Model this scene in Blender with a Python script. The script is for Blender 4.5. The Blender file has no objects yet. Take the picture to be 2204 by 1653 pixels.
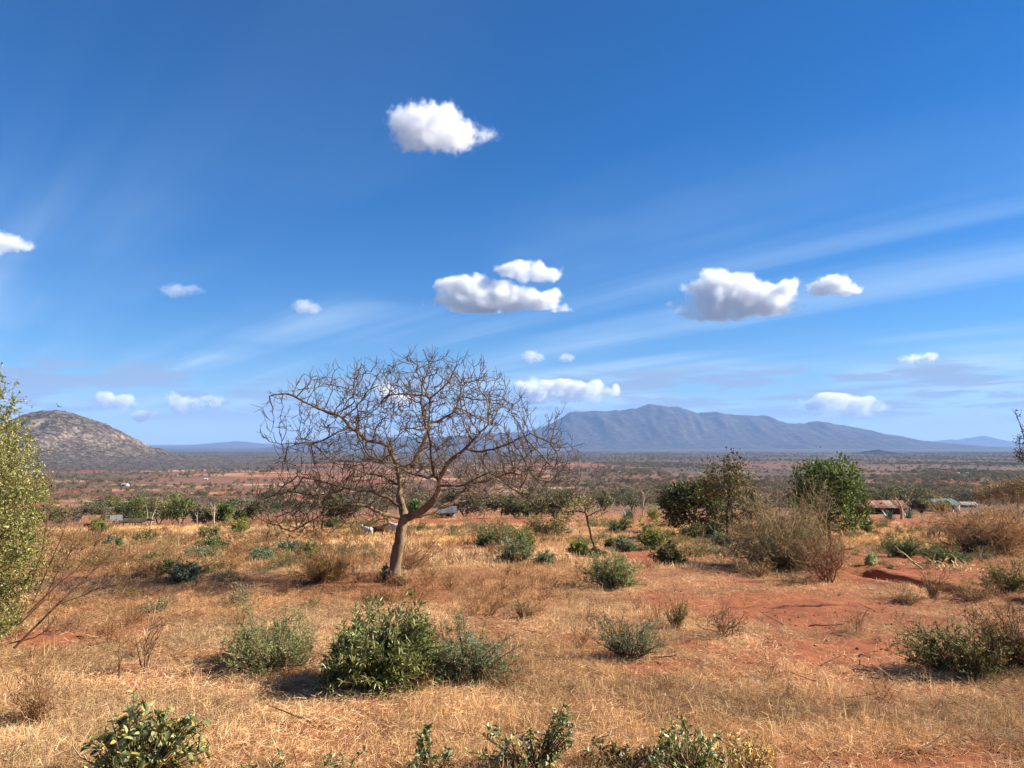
import bpy, math, random
import numpy as np
from mathutils import Vector, Matrix, Euler

# ------------------------------------------------------------------ camera, sky, sun, exposure
sc = bpy.context.scene
COL = sc.collection
F_PX = 1634.0                       # focal length in photograph pixels (2204 wide)
PITCH = math.radians(4.32)
CAM_Z = 3.7
SUN_EL = math.radians(33)
SUN_DIR = Vector((math.cos(SUN_EL) * math.cos(math.radians(4)), math.cos(SUN_EL) * math.sin(math.radians(4)), math.sin(SUN_EL)))

cam = bpy.data.cameras.new('camera')
cam.sensor_width = 36.0
cam.lens = F_PX / 2204 * 36.0
cam.clip_start = 0.1
cam.clip_end = 90000
camo = bpy.data.objects.new('camera', cam)
COL.objects.link(camo)
camo.location = (0, 0, CAM_Z)
camo.rotation_euler = (math.pi / 2 + PITCH, 0, 0)
sc.camera = camo

sc.render.engine = 'CYCLES'
sc.view_settings.view_transform = 'Standard'
sc.view_settings.look = 'None'
sc.view_settings.gamma = 1.0
sc.view_settings.exposure = 1.30
cy = sc.cycles
cy.use_denoising = True
cy.use_adaptive_sampling = True
cy.adaptive_threshold = 0.015
cy.max_bounces = 10
cy.diffuse_bounces = 3
cy.glossy_bounces = 2
cy.transmission_bounces = 4
cy.transparent_max_bounces = 16
cy.volume_bounces = 7
cy.volume_max_steps = 256
cy.sample_clamp_indirect = 8.0
sc.render.film_transparent = False

sun = bpy.data.lights.new('sun', 'SUN')
sun.energy = 5.0
sun.angle = math.radians(0.53)
sun.color = (1.0, 0.93, 0.82)
suno = bpy.data.objects.new('sun', sun)
COL.objects.link(suno)
suno.rotation_euler = SUN_DIR.to_track_quat('Z', 'Y').to_euler()


def build_world():
    w = bpy.data.worlds.new('World')
    sc.world = w
    w.use_nodes = True
    nt = w.node_tree
    nt.nodes.clear()
    N, L = nt.nodes.new, nt.links.new
    out = N('ShaderNodeOutputWorld')
    bg = N('ShaderNodeBackground')
    bg.inputs['Strength'].default_value = 0.050
    L(bg.outputs[0], out.inputs[0])
    tc = N('ShaderNodeTexCoord')
    sep = N('ShaderNodeSeparateXYZ')
    L(tc.outputs['Generated'], sep.inputs[0])
    zc = N('ShaderNodeMath'); zc.operation = 'MAXIMUM'; zc.inputs[1].default_value = 0.004
    L(sep.outputs['Z'], zc.inputs[0])
    cmb = N('ShaderNodeCombineXYZ')
    L(sep.outputs['X'], cmb.inputs[0]); L(sep.outputs['Y'], cmb.inputs[1]); L(zc.outputs[0], cmb.inputs[2])
    sky = N('ShaderNodeTexSky')
    sky.sky_type = 'NISHITA'
    sky.sun_disc = False
    sky.sun_elevation = SUN_EL
    sky.sun_rotation = math.atan2(SUN_DIR.x, SUN_DIR.y)
    sky.altitude = 900
    sky.air_density = 1.0
    sky.dust_density = 0.25
    sky.ozone_density = 4.0
    L(cmb.outputs[0], sky.inputs[0])
    hsv = N('ShaderNodeHueSaturation')
    hsv.inputs['Saturation'].default_value = 1.40
    L(sky.outputs[0], hsv.inputs['Color'])
    tn = N('ShaderNodeMix'); tn.data_type = 'RGBA'; tn.blend_type = 'MULTIPLY'; tn.inputs['Factor'].default_value = 1
    L(hsv.outputs[0], tn.inputs['A']); tn.inputs['B'].default_value = (0.76, 0.93, 1.07, 1)

    def math_(op, a, b=None, clamp=False):
        m = N('ShaderNodeMath'); m.operation = op; m.use_clamp = clamp
        for i, v in enumerate((a, b)):
            if v is None:
                continue
            if isinstance(v, (int, float)):
                m.inputs[i].default_value = v
            else:
                L(v, m.inputs[i])
        return m.outputs[0]

    def ramp(v, a, b):
        r = N('ShaderNodeMapRange'); r.interpolation_type = 'SMOOTHSTEP'
        r.inputs['From Min'].default_value = a; r.inputs['From Max'].default_value = b
        L(v, r.inputs['Value'])
        return r.outputs[0]

    # thin high cloud: direction projected on a level sheet, so streaks converge as real ones do
    zz = math_('ADD', zc.outputs[0], 0.06)
    px = math_('DIVIDE', sep.outputs['X'], zz)
    py = math_('DIVIDE', sep.outputs['Y'], zz)
    pc = N('ShaderNodeCombineXYZ'); L(px, pc.inputs[0]); L(py, pc.inputs[1])
    along = N('ShaderNodeVectorMath'); along.operation = 'DOT_PRODUCT'; along.inputs[1].default_value = (-0.66, 0.75, 0); L(pc.outputs[0], along.inputs[0])
    across = N('ShaderNodeVectorMath'); across.operation = 'DOT_PRODUCT'; across.inputs[1].default_value = (0.75, 0.66, 0); L(pc.outputs[0], across.inputs[0])
    mp = N('ShaderNodeCombineXYZ')
    L(math_('MULTIPLY', along.outputs['Value'], 0.10), mp.inputs[0]); L(math_('ADD', math_('MULTIPLY', across.outputs['Value'], 1.15), 0.4), mp.inputs[1])
    n1 = N('ShaderNodeTexNoise'); n1.inputs['Scale'].default_value = 1.0; n1.inputs['Detail'].default_value = 6; n1.inputs['Roughness'].default_value = 0.5; n1.inputs['Distortion'].default_value = 0.35
    L(mp.outputs[0], n1.inputs['Vector'])
    n2 = N('ShaderNodeTexNoise'); n2.inputs['Scale'].default_value = 0.45; n2.inputs['Detail'].default_value = 3
    n2o = N('ShaderNodeVectorMath'); n2o.operation = 'ADD'; n2o.inputs[1].default_value = (3.0, 0.0, 0.0); L(pc.outputs[0], n2o.inputs[0])
    L(n2o.outputs[0], n2.inputs['Vector'])
    cir = math_('MULTIPLY', ramp(n1.outputs['Fac'], 0.40, 0.66), ramp(n2.outputs['Fac'], 0.33, 0.56))
    low = ramp(sep.outputs['Z'], 0.50, 0.02)      # thicker where the sheet is seen edge-on
    cir = math_('MULTIPLY', cir, math_('ADD', math_('MULTIPLY', math_('MULTIPLY', low, low), 0.75), 0.03), True)
    mix1 = N('ShaderNodeMix'); mix1.data_type = 'RGBA'
    L(cir, mix1.inputs['Factor']); L(tn.outputs['Result'], mix1.inputs['A'])
    mix1.inputs['B'].default_value = (5.2, 6.9, 8.6, 1)
    # far grey banks lying low over the horizon
    mp2 = N('ShaderNodeMapping'); mp2.inputs['Scale'].default_value = (11.0, 11.0, 85.0); mp2.inputs['Location'].default_value = (0.4, 0.0, 3.1)
    L(tc.outputs['Generated'], mp2.inputs['Vector'])
    n3 = N('ShaderNodeTexNoise'); n3.inputs['Scale'].default_value = 1.0; n3.inputs['Detail'].default_value = 7; n3.inputs['Roughness'].default_value = 0.55; n3.inputs['Distortion'].default_value = 0.3
    L(mp2.outputs[0], n3.inputs['Vector'])
    band = math_('MULTIPLY', ramp(sep.outputs['Z'], 0.012, 0.035), ramp(sep.outputs['Z'], 0.105, 0.08))
    bank = math_('MULTIPLY', math_('MULTIPLY', ramp(n3.outputs['Fac'], 0.45, 0.56), band), 0.9, True)
    mix2 = N('ShaderNodeMix'); mix2.data_type = 'RGBA'
    L(bank, mix2.inputs['Factor']); L(mix1.outputs['Result'], mix2.inputs['A'])
    mix2.inputs['B'].default_value = (2.7, 3.7, 5.2, 1)
    L(mix2.outputs['Result'], bg.inputs['Color'])


build_world()

# ------------------------------------------------------------------ numeric helpers
rng = np.random.default_rng(11)
random.seed(5)


def lin(h):
    h = h.lstrip('#')
    c = np.array([int(h[i:i + 2], 16) / 255 for i in (0, 2, 4)])
    return np.where(c <= 0.04045, c / 12.92, ((c + 0.055) / 1.055) ** 2.4)


def sstep(a, b, x):
    t = np.clip((x - a) / (b - a), 0, 1)
    return t * t * (3 - 2 * t)


_perm = np.random.default_rng(99).random((256, 256))


def vnoise(x, y):
    xi = np.floor(x).astype(int); yi = np.floor(y).astype(int)
    fx = x - xi; fy = y - yi
    fx = fx * fx * (3 - 2 * fx); fy = fy * fy * (3 - 2 * fy)
    a = _perm[xi & 255, yi & 255]; b = _perm[(xi + 1) & 255, yi & 255]
    c = _perm[xi & 255, (yi + 1) & 255]; d = _perm[(xi + 1) & 255, (yi + 1) & 255]
    return (a * (1 - fx) + b * fx) * (1 - fy) + (c * (1 - fx) + d * fx) * fy


def fbm(x, y, octv=4, gain=0.5):
    s = 0; amp = 1; tot = 0
    for i in range(octv):
        s = s + amp * vnoise(x * 2 ** i + 17.3 * i, y * 2 ** i + 9.1 * i)
        tot += amp; amp *= gain
    return s / tot


def unit(v):
    return v / np.maximum(np.linalg.norm(v, axis=-1, keepdims=True), 1e-9)


# ------------------------------------------------------------------ the lie of the land
_tab = np.array([(0.1, 1.62), (2, 1.85), (4, 2.65), (6, 3.0), (7.5, 3.1), (10.5, 3.25), (14, 3.4), (20.5, 3.69), (28, 4.2), (48, 5.8), (62, 6.75),
                 (90, 9.0), (120, 11.2), (180, 15.3), (300, 24), (600, 40), (900, 49), (1700, 62), (3000, 73), (6500, 100), (13000, 121), (60000, 126)])
_lg = np.linspace(math.log(0.1), math.log(60000), 1400)
_dr = np.interp(_lg, np.log(_tab[:, 0]), _tab[:, 1])
_k = np.hanning(41); _k /= _k.sum()
_dr = np.convolve(np.pad(_dr, 20, mode='edge'), _k, mode='valid')


def pix_dir(x, y):
    dx = (x - 1102) / F_PX; dv = (826.5 - y) / F_PX
    return np.array([dx, math.cos(PITCH) - dv * math.sin(PITCH), math.sin(PITCH) + dv * math.cos(PITCH)])


def at(x, y, Y):
    """Point seen at photograph pixel (x, y) at forward distance Y metres."""
    d = pix_dir(x, y)
    return d / d[1] * Y + np.array([0, 0, CAM_Z])


GULLY = None


def ground_base(X, Y):
    X = np.asarray(X, float); Y = np.asarray(Y, float)
    d = np.interp(np.log(np.maximum(Y, 0.1)), _lg, _dr)
    z = CAM_Z - d
    s = np.maximum(-X - 10, 0)
    z = z - 0.035 * np.minimum(s, 400) * sstep(42, 95, Y) * (1 - sstep(250, 800, Y))
    return z


def ground_z(X, Y):
    X = np.asarray(X, float); Y = np.asarray(Y, float)
    z = ground_base(X, Y)
    R = np.hypot(X, Y)
    z = z + (fbm(X * 0.55, Y * 0.55, 4) - 0.5) * 0.16 * sstep(2, 8, R)
    z = z + (fbm(X * 0.07 + 5, Y * 0.07, 3) - 0.5) * 0.4 * sstep(24, 70, R)
    z = z + (fbm(X * 0.006 + 2, Y * 0.006, 4) - 0.5) * 9 * sstep(180, 700, R) * (1 - 0.75 * sstep(3500, 9000, R))
    if GULLY is not None:
        near = (Y > 14) & (Y < 36) & (X > 8) & (X < 30)
        if np.any(near):
            xx = X[near] if X.ndim else X; yy = Y[near] if Y.ndim else Y
            dist = np.full(np.shape(xx), 9.0); par = np.zeros(np.shape(xx))
            for k in range(len(GULLY) - 1):
                a, b = GULLY[k], GULLY[k + 1]
                ab = b - a
                t = np.clip(((xx - a[0]) * ab[0] + (yy - a[1]) * ab[1]) / (ab @ ab), 0, 1)
                dd = np.hypot(xx - a[0] - t * ab[0], yy - a[1] - t * ab[1])
                par = np.where(dd < dist, k + t, par); dist = np.minimum(dist, dd)
            wob = fbm(xx * 1.7, yy * 1.7, 3)
            wd = 0.30 + 0.5 * wob
            cut = -0.62 * (1 - sstep(wd * 0.55, wd, dist)) * sstep(0.0, 0.5, par) * sstep(0.36, 0.52, fbm(par * 1.9 + 3, par * 0 + 0.5, 2) + 0.12)
            rim = 0.06 * np.exp(-((dist - 0.75) / 0.25) ** 2)
            if X.ndim:
                z = z.copy(); z[near] += cut + rim
            else:
                z = z + cut + rim
    return z


def ground_hit(x, y):
    """Where the ray through photograph pixel (x, y) meets the ground."""
    d = pix_dir(x, y); d = d / d[1]
    ts = np.exp(np.linspace(math.log(3.0), math.log(31000), 3000))
    dz = CAM_Z + d[2] * ts - ground_base(d[0] * ts, ts)
    i = np.argmax(dz < 0)
    if dz[i] >= 0:
        i = len(ts) - 1
    t = ts[i]
    if i > 0:
        a, b = dz[i - 1], dz[i]
        t = ts[i - 1] + (ts[i] - ts[i - 1]) * a / (a - b)
    return np.array([d[0] * t, t])


def stand(x, y):
    p = ground_hit(x, y)
    return np.array([p[0], p[1], float(ground_z(p[0], p[1]))]), p[1] / F_PX


GULLY = np.array([ground_hit(*p) for p in ((1835, 1226), (1880, 1236), (1915, 1245), (1960, 1256), (2020, 1266), (2080, 1284), (2130, 1291), (2204, 1305))])


# ------------------------------------------------------------------ materials
def mat_new(name):
    m = bpy.data.materials.new(name)
    m.use_nodes = True
    nt = m.node_tree
    nt.nodes.clear()
    return m, nt, nt.nodes.new, nt.links.new


def mat_attr(name, rough=0.7, spec=0.25, transl=0.0, tint=False, noise=0.0, nscale=8.0, bump=0.0, tcol=(1.15, 1.2, 0.7)):
    """Colour from the mesh's own 'col' attribute, optionally times the instance's 'tint', with fine noise and bump."""
    m, nt, N, L = mat_new(name)
    out = N('ShaderNodeOutputMaterial')
    a = N('ShaderNodeAttribute'); a.attribute_name = 'col'
    c = a.outputs['Color']

    def mul(c1, c2):
        x = N('ShaderNodeMix'); x.data_type = 'RGBA'; x.blend_type = 'MULTIPLY'; x.inputs['Factor'].default_value = 1
        L(c1, x.inputs['A'])
        if isinstance(c2, tuple):
            x.inputs['B'].default_value = c2
        else:
            L(c2, x.inputs['B'])
        return x.outputs['Result']
    if tint:
        t = N('ShaderNodeAttribute'); t.attribute_type = 'INSTANCER'; t.attribute_name = 'tint'
        c = mul(c, t.outputs['Color'])
    if noise > 0 or bump > 0:
        tc = N('ShaderNodeTexCoord')
        n = N('ShaderNodeTexNoise'); n.inputs['Scale'].default_value = nscale; n.inputs['Detail'].default_value = 6; n.inputs['Roughness'].default_value = 0.62
        L(tc.outputs['Object'], n.inputs['Vector'])
    if noise > 0:
        mr = N('ShaderNodeMapRange'); mr.inputs['From Min'].default_value = 0.25; mr.inputs['From Max'].default_value = 0.75
        mr.inputs['To Min'].default_value = 1 - noise; mr.inputs['To Max'].default_value = 1 + noise
        L(n.outputs['Fac'], mr.inputs['Value'])
        c = mul(c, mr.outputs[0])
    p = N('ShaderNodeBsdfPrincipled')
    p.inputs['Roughness'].default_value = rough
    p.inputs['Specular IOR Level'].default_value = spec
    L(c, p.inputs['Base Color'])
    if bump > 0:
        b = N('ShaderNodeBump'); b.inputs['Strength'].default_value = bump; b.inputs['Distance'].default_value = 0.03
        L(n.outputs['Fac'], b.inputs['Height']); L(b.outputs[0], p.inputs['Normal'])
    if transl > 0:
        t = N('ShaderNodeBsdfTranslucent')
        L(mul(c, (*tcol, 1)), t.inputs['Color'])
        ms = N('ShaderNodeMixShader'); ms.inputs[0].default_value = transl
        L(p.outputs[0], ms.inputs[1]); L(t.outputs[0], ms.inputs[2]); L(ms.outputs[0], out.inputs[0])
    else:
        L(p.outputs[0], out.inputs[0])
    return m


M = {
    'leaf': mat_attr('leaf', 0.55, 0.3, 0.28),
    'glossy_leaf': mat_attr('glossy_leaf', 0.42, 0.45, 0.22),
    'far_leaf': mat_attr('far_leaf', 0.7, 0.15, 0.2, tint=True),
    'bark': mat_attr('bark', 0.85, 0.15, 0, noise=0.35, nscale=9, bump=0.6),
    'twig': mat_attr('twig', 0.85, 0.12, 0),
    'straw': mat_attr('straw', 0.75, 0.2, 0.25, tint=True, tcol=(1.0, 0.95, 0.85)),
    'dry': mat_attr('dry', 0.8, 0.15, 0.2, tcol=(1.0, 0.95, 0.85)),
    'wall': mat_attr('wall', 0.9, 0.1, 0, noise=0.18, nscale=2.5, bump=0.2),
    'metal': mat_attr('metal', 0.8, 0.2, 0, noise=0.35, nscale=2.2),
    'wood': mat_attr('wood', 0.9, 0.1, 0, noise=0.3, nscale=6, bump=0.4),
    'hide': mat_attr('hide', 0.85, 0.15, 0, noise=0.12, nscale=14),
    'rock': mat_attr('rock', 0.9, 0.15, 0, noise=0.3, nscale=5, bump=0.5),
}


def ground_material():
    m, nt, N, L = mat_new('ground')
    out = N('ShaderNodeOutputMaterial')
    p = N('ShaderNodeBsdfPrincipled'); p.inputs['Roughness'].default_value = 0.95; p.inputs['Specular IOR Level'].default_value = 0.1
    L(p.outputs[0], out.inputs[0])
    a = N('ShaderNodeAttribute'); a.attribute_name = 'col'
    cov = N('ShaderNodeAttribute'); cov.attribute_name = 'cover'
    tc = N('ShaderNodeTexCoord')

    def noise(scale, detail=6, rough=0.6, dist=0.0):
        n = N('ShaderNodeTexNoise'); n.inputs['Scale'].default_value = scale; n.inputs['Detail'].default_value = detail
        n.inputs['Roughness'].default_value = rough; n.inputs['Distortion'].default_value = dist
        L(tc.outputs['Object'], n.inputs['Vector'])
        return n.outputs['Fac']
    nf = noise(38, 5, 0.7, 0.6)
    nm = noise(5.0, 6, 0.62)
    nl = noise(0.05, 6, 0.6)

    def mr(v, a0, a1, b0, b1):
        r = N('ShaderNodeMapRange'); r.inputs['From Min'].default_value = a0; r.inputs['From Max'].default_value = a1
        r.inputs['To Min'].default_value = b0; r.inputs['To Max'].default_value = b1
        L(v, r.inputs['Value'])
        return r.outputs[0]

    def mulc(c, v):
        x = N('ShaderNodeMix'); x.data_type = 'RGBA'; x.blend_type = 'MULTIPLY'; x.inputs['Factor'].default_value = 1
        L(c, x.inputs['A']); L(v, x.inputs['B'])
        return x.outputs['Result']
    c = mulc(a.outputs['Color'], mr(nm, 0.3, 0.7, 0.80, 1.2))
    c = mulc(c, mr(nl, 0.3, 0.7, 0.88, 1.12))
    # straw litter lying on the soil where grass grows
    lit = N('ShaderNodeMath'); lit.operation = 'MULTIPLY'; lit.use_clamp = True
    L(mr(nf, 0.50, 0.66, 0.0, 1.0), lit.inputs[0]); L(cov.outputs['Fac'], lit.inputs[1])
    x = N('ShaderNodeMix'); x.data_type = 'RGBA'
    L(lit.outputs[0], x.inputs['Factor']); L(c, x.inputs['A'])
    x.inputs['B'].default_value = (*lin('#b98e62'), 1)
    L(x.outputs['Result'], p.inputs['Base Color'])
    b = N('ShaderNodeBump'); b.inputs['Strength'].default_value = 0.7; b.inputs['Distance'].default_value = 0.03
    L(nf, b.inputs['Height']); L(b.outputs[0], p.inputs['Normal'])
    return m


# ------------------------------------------------------------------ mesh helpers
class MB:
    """Collects vertices, faces and colours; build() links them as one mesh object."""

    def __init__(self):
        self.V, self.F3, self.F4, self.C, self.n = [], [], [], [], 0

    def add(self, V, F, col):
        V = np.asarray(V, float).reshape(-1, 3)
        F = np.asarray(F, int)
        if len(V) == 0 or len(F) == 0:
            return self
        col = np.asarray(col, float)
        if col.ndim == 1:
            col = np.repeat(col[None], len(V), 0)
        (self.F3 if F.shape[1] == 3 else self.F4).append(F + self.n)
        self.V.append(V); self.C.append(col); self.n += len(V)
        return self

    def mesh(self, name, mat, smooth=False):
        V = np.concatenate(self.V); C = np.concatenate(self.C)
        f3 = np.concatenate(self.F3) if self.F3 else np.zeros((0, 3), int)
        f4 = np.concatenate(self.F4) if self.F4 else np.zeros((0, 4), int)
        me = bpy.data.meshes.new(name)
        me.vertices.add(len(V)); me.vertices.foreach_set('co', V.astype(np.float32).ravel())
        loops = np.concatenate([f3.ravel(), f4.ravel()])
        me.loops.add(len(loops)); me.loops.foreach_set('vertex_index', loops.astype(np.int32))
        nf = len(f3) + len(f4)
        start = np.concatenate([np.arange(len(f3)) * 3, len(f3) * 3 + np.arange(len(f4)) * 4])
        me.polygons.add(nf)
        me.polygons.foreach_set('loop_start', start.astype(np.int32))
        me.update(calc_edges=True)
        if smooth:
            me.polygons.foreach_set('use_smooth', np.ones(nf, bool))
        at_ = me.attributes.new('col', 'FLOAT_COLOR', 'POINT')
        at_.data.foreach_set('color', np.concatenate([C, np.ones((len(C), 1))], 1).astype(np.float32).ravel())
        me.materials.append(M[mat] if isinstance(mat, str) else mat)
        return me

    def build(self, name, mat, parent=None, smooth=False):
        return link(name, self.mesh(name, mat, smooth), parent)


def link(name, data, parent=None):
    o = bpy.data.objects.new(name, data)
    COL.objects.link(o)
    if parent is not None:
        o.parent = parent
    return o


def tag(o, label=None, cat=None, group=None, kind=None):
    for k, v in (('label', label), ('category', cat), ('group', group), ('kind', kind)):
        if v:
            o[k] = v
    return o


def empty(name, loc, rz=0.0, label=None, cat=None, group=None):
    o = link(name, None)
    o.empty_display_size = 0.2
    o.location = [float(v) for v in loc]; o.rotation_euler = (0, 0, rz)
    return tag(o, label, cat, group)


def copy_tree(o, parent=None):
    c = o.copy(); COL.objects.link(c); c.parent = parent
    for ch in list(o.children):
        copy_tree(ch, c)
    return c


def tubes(P, R, S=4):
    """P (N,K,3) centre lines, R (N,K) radii -> vertices and quads of N tubes."""
    P = np.asarray(P, float); N, K, _ = P.shape
    T = unit(np.gradient(P, axis=1))
    ref = unit(np.random.default_rng(N).normal(size=(N, 1, 3)))
    U = np.cross(T, np.broadcast_to(ref, T.shape)); U = unit(U)
    W = np.cross(T, U)
    a = np.arange(S) / S * 2 * math.pi
    V = P[:, :, None, :] + R[:, :, None, None] * (np.cos(a)[None, None, :, None] * U[:, :, None, :] + np.sin(a)[None, None, :, None] * W[:, :, None, :])
    idx = np.arange(N * K * S).reshape(N, K, S)
    A = idx[:, :-1]; B = idx[:, 1:]
    A2 = np.roll(A, -1, 2); B2 = np.roll(B, -1, 2)
    Fq = np.stack([A, A2, B2, B], -1).reshape(-1, 4)
    return V.reshape(-1, 3), Fq


def grow(P0, D0, Ln, K=4, lift=0.0, jit=0.25, r=None):
    """Curved twigs: N start points, directions, lengths -> (N,K,3)."""
    r = r or rng
    P0 = np.asarray(P0, float); D = unit(np.asarray(D0, float)); N = len(P0)
    step = (np.asarray(Ln, float) / (K - 1))[:, None]
    out = [P0]; p = P0
    for k in range(K - 1):
        D = unit(D + r.normal(size=(N, 3)) * jit + np.array([0, 0, lift]))
        p = p + D * step
        out.append(p)
    return np.stack(out, 1)


def taper(N, K, r0, r1):
    t = np.linspace(0, 1, K)[None]
    r0 = np.broadcast_to(np.asarray(r0, float).reshape(-1, 1), (N, 1)); r1 = np.broadcast_to(np.asarray(r1, float).reshape(-1, 1), (N, 1))
    return r0 * (1 - t) + r1 * t


def leaves(mb, P, D, Ln, Wd, col, r=None, fold=0.25, wide=0.45):
    """N folded leaf blades of two triangles each; col (3,) or (N,3)."""
    r = r or rng
    P = np.asarray(P, float); N = len(P)
    if N == 0:
        return
    D = unit(D)
    Sd = unit(np.cross(D, r.normal(size=(N, 3))))
    Nn = np.cross(Sd, D)
    Ln = np.broadcast_to(np.asarray(Ln, float).reshape(-1, 1), (N, 1)); Wd = np.broadcast_to(np.asarray(Wd, float).reshape(-1, 1), (N, 1))
    b = P; tip = P + D * Ln - Nn * Ln * 0.12
    mid = P + D * Ln * wide + Nn * Wd * fold
    l = mid + Sd * Wd * 0.5; rr = mid - Sd * Wd * 0.5
    V = np.stack([b, rr, tip, l], 1).reshape(-1, 3)
    i = np.arange(N)[:, None] * 4
    Fc = np.concatenate([i + np.array([[0, 1, 2]]), i + np.array([[0, 2, 3]])])
    col = np.asarray(col, float)
    if col.ndim == 2:
        col = np.repeat(col, 4, 0)
    mb.add(V, Fc, col)


def mixcol(N, cols, r=None, var=0.18):
    r = r or rng
    cols = np.array([lin(c) for c in cols])
    a = cols[r.integers(0, len(cols), N)]; b = cols[r.integers(0, len(cols), N)]
    t = r.random((N, 1))
    return (a * t + b * (1 - t)) * (1 + r.uniform(-var, var, (N, 1)))


def pick_on(P, t):
    """Points and tangents at parameter t (M,) on tube i (M,) given P (M,K,3)."""
    K = P.shape[1]
    x = t * (K - 1); i = np.minimum(x.astype(int), K - 2); f = (x - i)[:, None]
    a = P[np.arange(len(P)), i]; b = P[np.arange(len(P)), i + 1]
    return a * (1 - f) + b * f, unit(b - a)


def box_arrays(c, s, rz=0.0):
    c = np.asarray(c, float); s = np.asarray(s, float) / 2
    v = np.array([(x, y, z) for z in (-1, 1) for y in (-1, 1) for x in (-1, 1)], float) * s
    ca, sa = math.cos(rz), math.sin(rz)
    v = np.stack([v[:, 0] * ca - v[:, 1] * sa, v[:, 0] * sa + v[:, 1] * ca, v[:, 2]], 1) + c
    f = np.array([(0, 2, 3, 1), (4, 5, 7, 6), (0, 1, 5, 4), (2, 6, 7, 3), (0, 4, 6, 2), (1, 3, 7, 5)])
    return v, f


# ------------------------------------------------------------------ ground
def D_(h, k=1.45):
    """Base colour of a surface that shows as this colour in full sun."""
    return lin(h) / k


BARE = [  # photograph ellipses of open red soil: x, y, half width, half height, strength
    (1700, 1314, 300, 46, 1.0), (1830, 1395, 220, 34, 0.95), (1860, 1432, 120, 14, 0.9), (1395, 1442, 95, 15, 1.0), (120, 1374, 110, 18, 1.0), (1262, 1382, 50, 16, 0.9),
    (1400, 1196, 90, 8, 0.9), (1950, 1122, 150, 10, 1.0), (1840, 1652, 320, 30, 1.0), (2120, 1640, 200, 34, 1.0), (640, 1262, 90, 9, 0.6), (1520, 1390, 90, 18, 0.75),
    (1980, 1240, 240, 22, 0.7), (2170, 1140, 60, 20, 0.9), (1640, 1420, 60, 14, 0.7), (1530, 1470, 70, 10, 0.5), (650, 1118, 560, 5, 0.9), (480, 1128, 130, 6, 1.0),
    (1000, 1123, 330, 5, 1.0), (760, 1440, 60, 7, 0.5), (2080, 1390, 120, 20, 0.6), (1960, 1210, 200, 14, 0.8), (40, 1520, 60, 30, 0.5), (1330, 1600, 60, 14, 0.6), (560, 1470, 60, 10, 0.4),
    (1130, 1535, 60, 12, 0.5), (1010, 1380, 60, 10, 0.35), (1560, 1255, 80, 8, 0.5)]
_bare = []
for (bx, by, bw, bh, bs) in BARE:
    c = ground_hit(bx, by)
    n_ = ground_hit(bx, by - bh); f_ = ground_hit(bx, by + bh)
    _bare.append((c[0], (n_[1] + f_[1]) / 2, bw * c[1] / F_PX, max((n_[1] - f_[1]) / 2, 0.05), bs))


def cover(X, Y):
    """0 on bare soil, 1 under thick grass."""
    c = 0.30 + 0.70 * sstep(0.34, 0.56, fbm(X * 0.42 + 3, Y * 0.42, 4))
    c = c * (0.72 + 0.28 * sstep(0.3, 0.5, fbm(X * 1.7, Y * 1.7, 3)))
    wob = fbm(X * 0.9 + 8, Y * 0.9, 4) - 0.5
    for (cx, cy_, rx, ry, s) in _bare:
        d = np.sqrt(((X - cx) / rx) ** 2 + ((Y - cy_) / ry) ** 2) + wob * 1.3
        c = c * (1 - s * 0.94 * (1 - sstep(0.65, 1.15, d)))
    c = np.where(X > 3.0, c * (0.50 + 0.50 * (1 - sstep(11, 16, Y) * (1 - sstep(26, 34, Y)))), c)
    return np.clip(c, 0, 1)


# far fields: elongated plots on the plain, in real ground coordinates
_fr = np.random.default_rng(21)
FIELDS = []
for k in range(150):
    fx = _fr.uniform(30, 1250) if k < 120 else _fr.uniform(1250, 2200)
    fy = _fr.uniform(998, 1098) if k < 120 else _fr.uniform(1018, 1085)
    c = ground_hit(fx, fy)
    hx = _fr.uniform(30, 110) * c[1] / F_PX; hy = c[1] * _fr.uniform(0.015, 0.05)
    colr = [D_('#d9ae84'), D_('#c2885f'), D_('#b5603c'), D_('#a9573a'), D_('#c9a077'), D_('#9a6b50')][_fr.integers(0, 6)]
    FIELDS.append((c[0], c[1], hx, hy, _fr.uniform(-0.25, 0.25), colr))


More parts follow.
